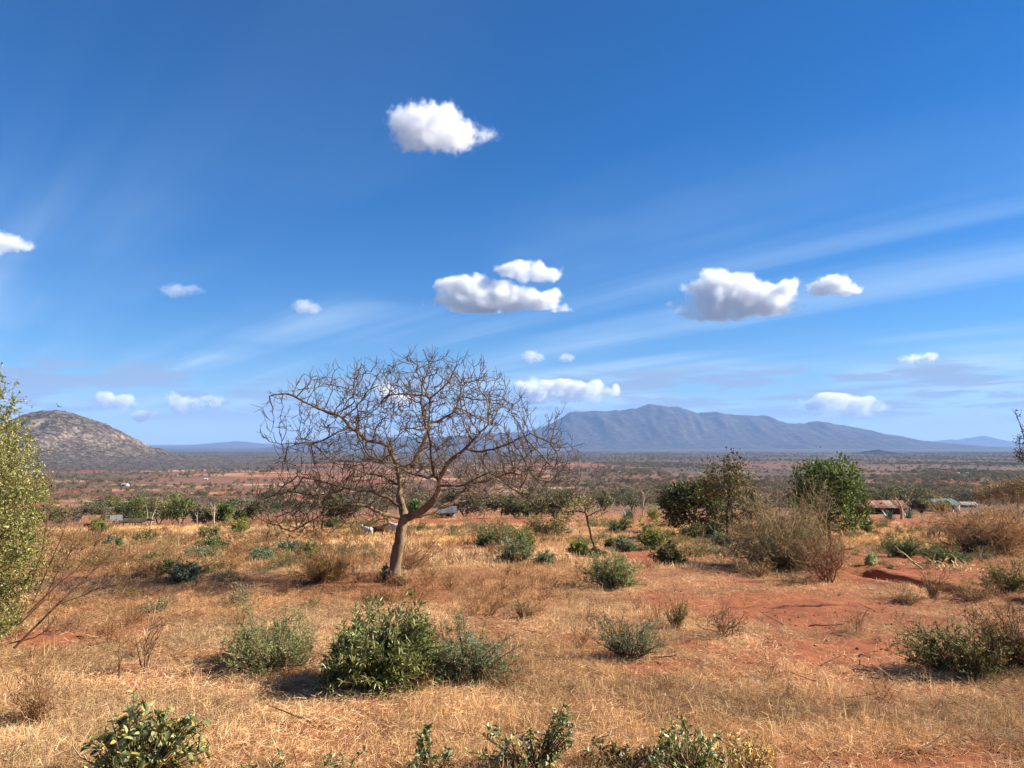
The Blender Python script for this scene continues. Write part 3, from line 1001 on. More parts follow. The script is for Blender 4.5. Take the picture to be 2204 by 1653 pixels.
cloud('lone round white cloud highest in the blue sky', 3300, [(895, 275, 62, 52), (945, 262, 60, 48), (968, 280, 62, 46), (905, 300, 66, 34), (1020, 290, 60, 22, 0.55), (1052, 284, 34, 18, 0.38)], 7, seed=1)
cloud('white cloud with a separate puff above its middle, over the bare tree', 7000, [(1000, 628, 58, 36), (1060, 640, 95, 30), (1130, 645, 90, 18), (1195, 636, 30, 14, 0.7), (1110, 588, 58, 24), (1160, 584, 52, 24), (1030, 652, 110, 18), (1212, 658, 40, 14, 0.5)], 9, seed=2)
cloud('largest white cloud, flat-based and grey underneath, above the mountain', 7000, [(1535, 625, 68, 40), (1590, 630, 95, 40), (1660, 630, 66, 30), (1700, 622, 36, 28), (1540, 664, 96, 26, 0.8), (1620, 655, 110, 22)], 11, seed=3)
cloud('small white puff beside the largest cloud', 7000, [(1795, 612, 42, 22), (1770, 622, 36, 14), (1825, 622, 32, 14), (1752, 618, 18, 12)], 7, seed=4)
cloud('white cloud cut by the edge of the picture above the hill', 6000, [(10, 520, 46, 22), (40, 526, 34, 16), (-30, 524, 50, 24)], 4.5, seed=5)
cloud('small faint grey puff between the bare tree and the hill', 7500, [(655, 660, 28, 18), (672, 663, 24, 15)], 2, seed=6, grey=True)
cloud('thinnest smudge of grey cloud high above the hill', 7500, [(380, 626, 38, 15), (412, 622, 32, 12)], 0.9, seed=7, grey=True)
cloud('line of bright white cumulus just over the ridge', 22000, [(1130, 832, 34, 20), (1165, 838, 36, 18), (1205, 838, 36, 20), (1240, 836, 32, 20), (1275, 838, 34, 22), (1200, 852, 120, 15, 0.6), (1310, 848, 44, 14, 0.6), (1330, 838, 14, 12)], 8, seed=8)
cloud('white cloud seen through the crown of the bare tree', 22000, [(830, 842, 34, 20), (850, 858, 50, 16), (800, 860, 36, 12)], 8, seed=9)
cloud('wide pale cloud low over the far end of the mountain', 22000, [(1780, 864, 66, 16), (1840, 866, 56, 16), (1885, 878, 34, 18, 0.6), (1810, 880, 110, 16, 0.55)], 5, seed=10)
cloud('small bright cloud low above the rocky hill', 22000, [(228, 858, 30, 14), (264, 860, 30, 16), (240, 868, 60, 13, 0.6)], 6, seed=11)
cloud('bright lump of cloud right of the rocky hill', 22000, [(390, 874, 26, 20), (418, 866, 44, 16, 0.6), (455, 860, 34, 14, 0.7), (372, 858, 20, 14, 0.7)], 6, seed=12)
cloud('little white cloud lowest beside the rocky hill', 22000, [(305, 896, 22, 14), (325, 890, 26, 9)], 6, seed=13)
cloud('grey ragged puff above the right of the bare tree', 12000, [(1142, 768, 22, 16), (1160, 768, 16, 11)], 2.6, seed=14, grey=True)
cloud('tiny grey wisp beside the ragged puff', 12000, [(1220, 770, 22, 10)], 1.8, seed=15, grey=True)
cloud('faint cloudlet far over the end of the ridge', 12000, [(2000, 768, 24, 12), (1965, 773, 34, 12, 0.8)], 3, seed=16)


# ------------------------------------------------------------------ dead weeds standing in the grass
def weed(seed, w=0.5, h=0.35, cols=('#8a6a4c', '#9b7a58', '#76573c')):
    r = np.random.default_rng(seed)
    n = 11
    a = r.uniform(0, 6.28, n); t = np.radians(r.uniform(5, 50, n))
    st = grow(np.column_stack([r.normal(0, 0.03, n), r.normal(0, 0.03, n), np.full(n, -0.02)]), np.column_stack([np.cos(a) * np.sin(t), np.sin(a) * np.sin(t), np.cos(t)]), r.uniform(0.5, 1, n) * h, 5, 0.02, 0.16, r)
    mb = MB(); V, Fq = tubes(st, taper(n, 5, 0.004, 0.002), 3); mb.add(V, Fq, np.repeat(mixcol(n, list(cols), r), 15, 0))
    i = np.repeat(np.arange(n), 7); p, tg = pick_on(st[i], r.uniform(0.3, 1, len(i)))
    tw = grow(p, tg * 0.7 + r.normal(size=p.shape) * 0.6, r.uniform(0.15, 0.4, len(i)) * h, 3, 0.02, 0.2, r)
    V, Fq = tubes(tw, taper(len(tw), 3, 0.0024, 0.0014), 3); mb.add(V, Fq, np.repeat(mixcol(len(tw), list(cols), r), 9, 0))
    return mb.mesh('dry_weeds', 'straw')


def build_weeds():
    r = np.random.default_rng(14)
    protos = [weed(40 + k) for k in range(6)]
    n = 5200
    Y = np.exp(r.uniform(math.log(9), math.log(60), n)); X = Y * np.tan(np.radians(42)) * r.uniform(-1, 1, n)
    dens = sstep(0.42, 0.6, fbm(X * 0.25 + 7, Y * 0.25, 3)) * (0.25 + 0.75 * sstep(4, -2, X)) * sstep(11, 15, Y) + 0.06
    ok = r.random(n) < 0.7 * dens * (0.3 + 0.7 * cover(X, Y))
    X, Y = X[ok], Y[ok]; n = len(X)
    P = np.column_stack([X, Y, ground_z(X, Y)])
    s = r.uniform(0.5, 1.5, n) * (1 + 0.5 * sstep(20, 45, Y))
    rot = np.column_stack([r.normal(0, 0.1, n), r.normal(0, 0.1, n), r.uniform(0, 6.28, n)])
    t = np.array([1.15, 1.0, 0.85]) * r.uniform(0.8, 1.4, (n, 1))
    scatter('dry_weeds', protos, P, rot, np.repeat(s[:, None], 3, 1), r.integers(0, 6, n), t, 'dead brown weeds standing in the dry grass', 'weeds')


build_weeds()


def build_brush():
    """Knee-high tangled undergrowth filling the ground between the shrubs of the middle distance."""
    r = np.random.default_rng(31)
    protos = []
    pal = [(('#9c7854', '#ae8a62', '#846244'), None), (('#8a6c4c', '#a08058', '#765a40'), None), (('#8c7c52', '#7c6a48', '#9a8a5c'), ['#8c8654', '#9c9060', '#747048']),
           (('#7c6a48', '#8a7450', '#6c5a40'), ['#7d8656', '#949a66', '#6c7448']), (('#94744e', '#a8865e', '#7c5e42'), ['#a08c58', '#8c7c4c', '#b09a66']), (('#75634a', '#8a7656'), ['#869272', '#707e5e', '#9aa284'])]
    for k, (cols, lc) in enumerate(pal * 2):
        n = 26
        st = dome_brush(n, r)
        mb = MB(); V, Fq = tubes(st, taper(n, 5, 0.007, 0.003), 3); mb.add(V, Fq, np.repeat(mixcol(n, list(cols), r), 15, 0))
        i = np.repeat(np.arange(n), 9); p, tg = pick_on(st[i], r.uniform(0.25, 1, len(i)))
        tw = grow(p, tg * 0.7 + r.normal(size=p.shape) * 0.6, r.uniform(0.08, 0.26, len(i)), 4, 0.02, 0.25, r)
        V, Fq = tubes(tw, taper(len(tw), 4, 0.0045, 0.0025), 3); mb.add(V, Fq, np.repeat(mixcol(len(tw), list(cols), r), 12, 0))
        if lc:
            j = r.integers(0, len(tw), 1100); p, tg = pick_on(tw[j], r.random(1100)); ln = r.uniform(0.03, 0.07, 1100)
            leaves(mb, p, tg + r.normal(size=p.shape) * 0.8, ln, ln * 0.42, mixcol(1100, lc, r, 0.25), r)
        protos.append(mb.mesh('brush', 'straw'))
    n = 4200
    Y = np.exp(r.uniform(math.log(16), math.log(95), n)); X = Y * np.tan(np.radians(42)) * r.uniform(-1, 1, n)
    cl = fbm(X * 0.12 + 2, Y * 0.12, 4)
    dens = sstep(0.46, 0.62, cl) * (0.35 + 0.65 * sstep(24, 34, Y)) * (0.5 + 0.5 * sstep(12, -2, X))
    ok = r.random(n) < dens * (0.15 + 0.85 * cover(X, Y))
    X, Y = X[ok], Y[ok]; n = len(X)
    s = r.uniform(0.35, 1.1, n) * (1 + 0.5 * sstep(30, 70, Y))
    green = fbm(X * 0.05 + 20, Y * 0.05, 3) > 0.5
    idx = np.where(green & (r.random(n) < 0.75), r.choice([2, 3, 5, 8, 9, 11], n), r.choice([0, 1, 4, 6, 7, 10], n))
    P = np.column_stack([X, Y, ground_z(X, Y) - 0.02])
    rot = np.column_stack([r.normal(0, 0.12, n), r.normal(0, 0.12, n), r.uniform(0, 6.28, n)])
    scl = np.column_stack([s * r.uniform(0.8, 1.5, n), s * r.uniform(0.8, 1.3, n), s * r.uniform(0.6, 1.0, n)])
    scatter('undergrowth', protos, P, rot, scl, idx, np.array([1.0, 0.95, 0.88]) * r.uniform(0.75, 1.25, (n, 1)), 'tangled brown and olive undergrowth between the shrubs', 'undergrowth')


def dome_brush(n, r):
    a = r.uniform(0, 6.28, n); t = np.radians(r.uniform(10, 75, n)); ln = r.uniform(0.35, 0.75, n) * (0.6 + 0.6 * np.abs(np.sin(a * 1.5)))
    return grow(np.column_stack([r.normal(0, 0.12, n), r.normal(0, 0.12, n), np.full(n, -0.03)]), np.column_stack([np.cos(a) * np.sin(t), np.sin(a) * np.sin(t), np.cos(t)]), ln, 5, -0.02, 0.2, r)


build_brush()


def build_clods():
    """Stones, clods of red earth and bits of stick lying on the open soil."""
    r = np.random.default_rng(57)
    protos = []
    for k in range(8):
        mb = MB()
        if k < 6:
            import bmesh
            bm = bmesh.new(); bmesh.ops.create_icosphere(bm, subdivisions=1, radius=1.0)
            V = np.array([v.co[:] for v in bm.verts]); F = np.array([[v.index for v in f.verts] for f in bm.faces]); bm.free()
            V = V * (0.75 + 0.5 * r.random((len(V), 1))) * np.array([0.05, 0.04, 0.026])
            mb.add(V, F, D_(['#a8603c', '#b4714c', '#8f5234', '#a0765c', '#b89c84', '#94603f'][k]))
        else:
            st = grow(np.zeros((1, 3)), np.array([[1.0, 0.1, 0.02]]), np.array([0.5]), 6, 0, 0.14, r)
            V, F = tubes(st, taper(1, 6, 0.010, 0.004), 5); mb.add(V, F, D_('#c8ae88' if k == 6 else '#7b5c42'))
        protos.append(mb.mesh('clod', 'straw'))
    n = 5200
    Y = np.exp(r.uniform(math.log(6), math.log(32), n)); X = Y * np.tan(np.radians(42)) * r.uniform(-1, 1, n)
    ok = r.random(n) < np.clip(1.15 - cover(X, Y), 0.08, 1) * 0.8
    X, Y = X[ok], Y[ok]; n = len(X)
    idx = np.where(r.random(n) < 0.12, r.integers(6, 8, n), r.integers(0, 6, n))
    Z = ground_z(X, Y) + (fbm(X * 3.1, Y * 3.1, 4) - 0.5) * 0.09 + 0.006
    s = np.where(idx > 5, r.uniform(0.4, 1.4, n), np.minimum(np.exp(r.normal(-1.1, 0.45, n)), 0.8))
    rot = np.column_stack([r.normal(0, 0.15, n), r.normal(0, 0.15, n), r.uniform(0, 6.28, n)])
    scatter('clods_and_sticks', protos, np.column_stack([X, Y, Z]), rot, np.repeat(s[:, None], 3, 1), idx, np.repeat(r.uniform(0.7, 1.25, (n, 1)), 3, 1), 'small clods, stones and sticks scattered on the red soil', 'debris')


build_clods()
# ------------------------------------------------------------------ plant builders
UP = np.array([0, 0, 1.0])


def colonize(attr, nodes, par, dinf, dkill, step, iters=60, lift=0.05, r=None, wig=0.12):
    """Branches grow step by step towards free points of the crown (space colonisation)."""
    r = r or rng
    attr = np.asarray(attr, float)
    nodes = [np.asarray(n, float) for n in nodes]; par = list(par)
    A = np.array(nodes)
    alive = np.ones(len(attr), bool)
    best = np.full(len(attr), 1e9); who = np.zeros(len(attr), int)
    d = np.linalg.norm(attr[:, None] - A[None], axis=2)
    best = d.min(1); who = d.argmin(1)
    grown = {}
    for it in range(iters):
        alive &= best > dkill
        sel = alive & (best < dinf)
        if not sel.any():
            break
        w = who[sel]; v = unit(attr[sel] - np.array([nodes[i] for i in w]))
        order = np.unique(w)
        acc = np.zeros((order.max() + 1, 3)); np.add.at(acc, w, v)
        new = []
        for i in order:
            if grown.get(i, 0) >= 3:
                continue
            dv = acc[i] + r.normal(size=3) * wig * np.linalg.norm(acc[i]) + UP * lift
            dv /= max(np.linalg.norm(dv), 1e-6)
            p = nodes[i] + dv * step
            grown[i] = grown.get(i, 0) + 1
            par.append(i); nodes.append(p); new.append(len(nodes) - 1)
        if not new:
            break
        Nw = np.array([nodes[i] for i in new])
        dd = np.linalg.norm(attr[:, None] - Nw[None], axis=2)
        m = dd.min(1); k = dd.argmin(1)
        up = m < best
        best[up] = m[up]; who[up] = np.array(new)[k[up]]
    return np.array(nodes), np.array(par)


def pipe_radii(par, r0, n=2.3, fixed=None):
    N = len(par)
    acc = np.zeros(N); kids = np.zeros(N, int)
    for i in range(N):
        if par[i] >= 0:
            kids[par[i]] += 1
    R = np.zeros(N)
    for i in range(N - 1, -1, -1):
        R[i] = r0 if kids[i] == 0 else acc[i] ** (1 / n)
        if fixed is not None and i in fixed:
            R[i] = fixed[i]
        if par[i] >= 0:
            acc[par[i]] += R[i] ** n
    return R, kids


def chains(par, R):
    """Split the branch tree into runs, each following its thickest child."""
    N = len(par); ch = [[] for _ in range(N)]
    for i in range(N):
        if par[i] >= 0:
            ch[par[i]].append(i)
    out = []; stack = [(-1, i) for i in range(N) if par[i] < 0]
    while stack:
        p, i = stack.pop()
        run = [p, i] if p >= 0 else [i]
        while ch[i]:
            ks = sorted(ch[i], key=lambda k: -R[k])
            for k in ks[1:]:
                stack.append((i, k))
            i = ks[0]; run.append(i)
        if len(run) > 1:
            out.append(run)
    return out


def skin(mb, nodes, R, runs, col, sides=lambda r: 5 if r > 0.02 else 3, r=None, colvar=0.12):
    """Tubes along the runs; runs of equal length are built together."""
    r = r or rng
    groups = {}
    for run in runs:
        s = sides(max(R[run[1:]]) if len(run) > 1 else 0.01)
        groups.setdefault((len(run), s), []).append(run)
    for (k, s), rs in groups.items():
        idx = np.array(rs)
        P = nodes[idx]; Rr = R[idx].copy()
        Rr[:, 0] = np.minimum(Rr[:, 0], Rr[:, 1] * 1.15)
        Rr[:, -1] *= 0.55
        V, Fq = tubes(P, Rr, s)
        c = np.asarray(col)[None] * (1 + r.uniform(-colvar, colvar, (len(rs), 1)))
        mb.add(V, Fq, np.repeat(c, k * s, 0))


def bezier(a, b, c, K):
    t = np.linspace(0, 1, K)[None, :, None]
    return a[:, None] * (1 - t) ** 2 + 2 * b[:, None] * t * (1 - t) + c[:, None] * t ** 2


def dome_stems(n, w, h, K, r, spread=0.10, low=0.15, inner=0.55, bow=0.45, lean=(0, 0)):
    """Stems from a common foot to points through a dome of width w and height h."""
    a = r.uniform(0, 2 * math.pi, n); u = r.uniform(0, 1, n) ** 0.75
    el = np.arcsin(np.clip(low + (1 - low) * r.random(n), 0, 1))
    ph = r.uniform(0, 6.28, 4)
    rad = r.uniform(inner, 1.0, n) * (1.02 + 0.2 * np.sin(2 * a + ph[0]) + 0.16 * np.sin(3 * a + ph[1]) + 0.1 * np.sin(5 * a + ph[2])) 
    out_ = np.where(r.random(n) < 0.12, 1.2, 1.0)
    ce, se = np.cos(el) ** 0.7, np.sin(el) ** 0.8
    e = np.column_stack([np.cos(a) * ce * w / 2 * rad * out_, np.sin(a) * ce * w / 2 * rad * out_, se * h * np.minimum(rad, 1.08)])
    e[:, 0] += lean[0] * e[:, 2]; e[:, 1] += lean[1] * e[:, 2]
    b = np.column_stack([np.cos(a) * w * spread * r.random(n), np.sin(a) * w * spread * r.random(n), np.full(n, -0.03)])
    c = b + (e - b) * np.array([0.35, 0.35, 0.0]) + UP * (e[:, 2:3] * bow + 0.1 * h) + r.normal(size=(n, 3)) * 0.05 * w
    return bezier(b, c, e, K)


def feather_bush(seed, w, h, cols, n=90, twigs=12, lf=8, leaf=0.03, lw=0.3, stemcol='#7b5f44', name='shrub', lean=(0, 0), dry=0.0, low=0.1):
    """Soft shrub: many fine stems set with small narrow leaves. Returns (stems mesh, foliage mesh)."""
    r = np.random.default_rng(seed)
    st = dome_stems(n, w, h, 6, r, low=low, inner=0.5, lean=lean)
    ms, mf = MB(), MB()
    V, Fq = tubes(st, taper(n, 6, 0.008 + 0.004 * w, 0.002), 3)
    ms.add(V, Fq, np.repeat(mixcol(n, [stemcol, '#8d7152', '#5f4a36'], r), 18, 0))
    i = np.repeat(np.arange(n), twigs); t = r.uniform(0.38, 1.0, len(i))
    p, tg = pick_on(st[i], t)
    d = unit(tg * 0.7 + r.normal(size=p.shape) * 0.75 + UP * 0.35)
    tw = grow(p, d, r.uniform(0.08, 0.17, len(i)) * (w + h) * 0.5, 4, 0.08, 0.22, r)
    V, Fq = tubes(tw, taper(len(tw), 4, 0.0035, 0.0015), 3)
    ms.add(V, Fq, np.repeat(mixcol(len(tw), [stemcol, '#94805c', '#7d7a50'], r), 12, 0))
    keep = r.random(len(tw)) > dry
    tw = tw[keep]
    j = np.repeat(np.arange(len(tw)), lf); t = r.uniform(0.15, 1.0, len(j))
    p, tg = pick_on(tw[j], t)
    d = unit(tg * 0.6 + r.normal(size=p.shape) * 0.8)
    ln = leaf * r.uniform(0.6, 1.35, len(j))
    tone = np.repeat(mixcol(n, cols, r, 0.15)[i][keep], lf, 0)
    leaves(mf, p, d, ln, ln * lw, tone * (1 + r.uniform(-0.25, 0.25, (len(j), 1))), r)
    return ms.mesh('stems', 'twig'), mf.mesh('foliage', 'leaf')


def bramble(seed, w, h, cols, n=60, twigs=11, sub=4, stem=0.011, low=0.12, lean=(0, 0), leaf=0, lcols=('#7c7a4a', '#8d8458'), twl=0.22, spread=0.07, bow=0.35, tr=1.0):
    """Leafless thorn thicket: stems fanning from the foot, side twigs and spurs; a few leaves if asked."""
    r = np.random.default_rng(seed)
    st = dome_stems(n, w, h, 7, r, spread=spread, low=low, inner=0.55, bow=bow, lean=lean)
    st[:, 1:-1] += r.normal(size=st[:, 1:-1].shape) * 0.018 * w
    ms, mf = MB(), MB()
    V, Fq = tubes(st, taper(n, 7, stem * r.uniform(0.6, 1.4, n), 0.003 * tr), 4)
    ms.add(V, Fq, np.repeat(mixcol(n, cols, r), 28, 0))
    i = np.repeat(np.arange(n), twigs); t = r.uniform(0.25, 1.0, len(i))
    p, tg = pick_on(st[i], t)
    d = unit(tg * 0.8 + r.normal(size=p.shape) * 0.65 + UP * 0.12)
    tw = grow(p, d, r.uniform(0.4, 1.0, len(i)) * twl * (w + h) * 0.5, 5, 0.03, 0.3, r)
    V, Fq = tubes(tw, taper(len(tw), 5, 0.0042 * tr, 0.0018 * tr), 3)
    ms.add(V, Fq, np.repeat(mixcol(len(tw), cols, r), 15, 0))
    if sub:
        j = np.repeat(np.arange(len(tw)), sub); t = r.uniform(0.2, 1.0, len(j))
        p, tg = pick_on(tw[j], t)
        d = unit(tg * 0.6 + r.normal(size=p.shape) * 0.8 + UP * 0.1)
        sb = grow(p, d, r.uniform(0.3, 1.0, len(j)) * twl * 0.42 * (w + h) * 0.5, 3, 0.02, 0.25, r)
        V, Fq = tubes(sb, taper(len(sb), 3, 0.0024 * tr, 0.0012 * tr), 3)
        ms.add(V, Fq, np.repeat(mixcol(len(sb), cols, r), 9, 0))
        tw = sb
    if leaf:
        k = r.integers(0, len(tw), leaf)
        p, tg = pick_on(tw[k], r.random(leaf))
        ln = r.uniform(0.015, 0.035, leaf)
        leaves(mf, p, tg + r.normal(size=p.shape) * 0.8, ln, ln * 0.5, mixcol(leaf, list(lcols), r, 0.25), r)
        return ms.mesh('stems', 'twig'), mf.mesh('foliage', 'leaf')
    return ms.mesh('stems', 'twig'), None


BIG_LEAF = {}


def leaf_mesh(kind, colr, k):
    """One sizeable leaf with a midrib fold; length 1 along +X."""
    key = (kind, k)
    if key in BIG_LEAF:
        return BIG_LEAF[key]
    r = np.random.default_rng(900 + k + (50 if kind == 'lance' else 0))
    wd = {'lance': 0.22, 'oval': 0.52}[kind]
    xs = np.array([0, 0.22, 0.5, 0.78, 1.0]); pr = {'lance': np.array([0.15, 0.8, 1.0, 0.62, 0.0]), 'oval': np.array([0.2, 0.92, 1.0, 0.72, 0.0])}[kind] * wd / 2
    cv = -0.16 * xs ** 2 + r.normal(0, 0.012, 5)
    mid = np.column_stack([xs, np.zeros(5), cv]); l = np.column_stack([xs, pr, cv + pr * 0.45]); q = np.column_stack([xs, -pr, cv + pr * 0.45])
    V = np.concatenate([mid, l, q])
    Fq = [(i, i + 1, 5 + i + 1, 5 + i) for i in range(4)] + [(i + 1, i, 10 + i, 10 + i + 1) for i in range(4)]
    mb = MB().add(V, Fq, colr * (1 + r.uniform(-0.2, 0.2)))
    BIG_LEAF[key] = mb.mesh('leaf', 'glossy_leaf', True)
    return BIG_LEAF[key]


def leafy_bush(root, seed, w, h, kind, cols, shoots, per, ln, singles=140, crowns=None, stemcol='#6b5a44', lift=0.5):
    """Bush with leaves large enough to tell apart: the ones towards the viewer and the light are leaves of their own, the rest one part."""
    r = np.random.default_rng(seed)
    tops = crowns or [(0, 0, 0, w, h)]
    P, ms, mf = [], MB(), MB()
    tot = sum(c[3] * c[4] for c in tops)
    for (cx, cy_, cz, cw, chh) in tops:
        n = int(shoots * cw * chh / tot)
        st = dome_stems(n, cw, chh, 6, r, low=0.02, inner=0.62, bow=0.5)
        st += np.linspace(0, 1, 6)[None, :, None] * np.array([cx, cy_, cz])
        V, Fq = tubes(st, taper(n, 6, 0.008, 0.003), 3)
        ms.add(V, Fq, np.repeat(mixcol(n, [stemcol, '#7f7048', '#58503a'], r), 18, 0))
        P.append(st)
    st = np.concatenate(P)
    i = np.repeat(np.arange(len(st)), per); t = 1 - np.abs(r.normal(0, 0.16, len(i))); t = np.clip(t, 0.3, 1)
    p, tg = pick_on(st[i], t)
    a = r.uniform(0, 2 * math.pi, len(i))
    side = unit(np.cross(tg, r.normal(size=p.shape)))
    d = unit(tg * lift + side * r.uniform(0.5, 1.0, (len(i), 1)) + UP * 0.12)
    L_ = ln * r.uniform(0.6, 1.25, len(i))
    tone = mixcol(len(i), cols, r, 0.22)
    # the outermost leaves facing viewer and sky
    score = -p[:, 1] / w + 0.6 * p[:, 2] / h + r.uniform(0, 0.25, len(i))
    own = np.argsort(-score)[:singles]
    m = np.ones(len(i), bool); m[own] = False
    wd = {'lance': 0.22, 'oval': 0.52}[kind]
    leaves(mf, p[m], d[m], L_[m], L_[m] * wd, tone[m], r, 0.3, 0.42)
    ms.build('stems', 'twig', root)
    fo = mf.build('foliage', 'glossy_leaf', root); fo['kind'] = 'stuff'
    base = [lin(c) for c in cols]
    for q in own:
        k = int(q) % 8
        me = BIG_LEAF.get((kind, seed, k))
        if me is None:
            key_k = k
            BIG_LEAF.pop((kind, key_k), None)
            me = leaf_mesh(kind, base[k % len(base)], key_k)
            BIG_LEAF.pop((kind, key_k), None)
            BIG_LEAF[(kind, seed, k)] = me
        o = link('leaf', me, root)
        x = d[q]; y_ = np.cross(UP + r.normal(size=3) * 0.5, x); y_ /= np.linalg.norm(y_); z_ = np.cross(x, y_)
        mt = Matrix(((x[0], y_[0], z_[0], p[q][0]), (x[1], y_[1], z_[1], p[q][1]), (x[2], y_[2], z_[2], p[q][2]), (0, 0, 0, 1)))
        o.matrix_local = mt @ Matrix.Diagonal((L_[q], L_[q], L_[q], 1))


def crown_points(n, lobes, r):
    """Random points in a set of ellipsoids (cx, cy, cz, rx, ry, rz)."""
    lob = np.array(lobes, float)
    v = lob[:, 3] * lob[:, 4] * lob[:, 5]
    i = r.choice(len(lob), n, p=v / v.sum())
    d = unit(r.normal(size=(n, 3))) * (r.random((n, 1)) ** (1 / 2.4))
    return lob[i, :3] + d * lob[i, 3:]


def leafy_tree(seed, lobes, foot=(0, 0, 0), trunk_h=1.0, na=260, step=0.22, r0=0.012, cols=('#4c6a2c',), leaf=0.10, lw=0.5, per=22, spread=0.28, bark='#8a775f', trunk_r=None, lean=(0, 0), mat='leaf', forks=1, dens=1.0):
    """Tree grown into the given crown lobes: returns (trunk-and-limbs mesh, crown mesh)."""
    r = np.random.default_rng(seed)
    A = crown_points(na, lobes, r)
    nodes, par = [], []
    for f in range(forks):
        k0 = len(nodes)
        m = max(3, int(trunk_h / step))
        ox = 0 if forks == 1 else r.normal(0, 0.08)
        oy = 0 if forks == 1 else r.normal(0, 0.08)
        for j in range(m + 1):
            t = j / m
            sx = ox + (lean[0] + (0 if forks == 1 else (f / (forks - 1) - 0.5) * 0.9)) * t * trunk_h + r.normal(0, 0.02) * (j > 0)
            sy = oy + lean[1] * t * trunk_h + r.normal(0, 0.02) * (j > 0) + (0 if forks == 1 else r.normal(0, 0.15) * t)
            nodes.append(np.array(foot) + np.array([sx, sy, t * trunk_h - 0.1])); par.append(k0 + j - 1 if j else -1)
    nd, pr = colonize(A, nodes, par, 9e9, step * 1.6, step, 46, 0.12, r)
    R, kids = pipe_radii(pr, r0, 2.35)
    if trunk_r:
        R = R * (trunk_r / R[0]) ** np.clip((R - r0) / (R[0] - r0 + 1e-6), 0, 1)
    mt, mf = MB(), MB()
    skin(mt, nd, R, chains(pr, R), D_(bark), lambda x: 8 if x > 0.06 else (5 if x > 0.02 else 3), r)
    tips = np.where((kids == 0) | ((R < r0 * 2.0) & (np.arange(len(R)) > len(nodes))))[0]
    i = np.repeat(tips, per)
    p = nd[i] + r.normal(size=(len(i), 3)) * spread * 0.5
    d = unit((p - nd[i]) + r.normal(size=p.shape) * 0.12 + UP * 0.05)
    ln = leaf * r.uniform(0.6, 1.35, len(i))
    tone = mixcol(len(nd), list(cols), r, 0.22)[i]
    leaves(mf, p, d, ln, ln * lw, tone * (1 + r.uniform(-0.22, 0.22, (len(i), 1))), r)
    return mt.mesh('trunk', 'bark', True), mf.mesh('crown', mat)


def put(name, meshes, loc, scale, rz, label, cat, group=None, parts=('stems', 'foliage')):
    root = empty(name, loc, rz, label, cat, group)
    root.scale = tuple(scale) if hasattr(scale, '__len__') else (scale,) * 3
    for pn, me in zip(parts, meshes):
        if me is not None:
            link(pn, me, root)
    return root


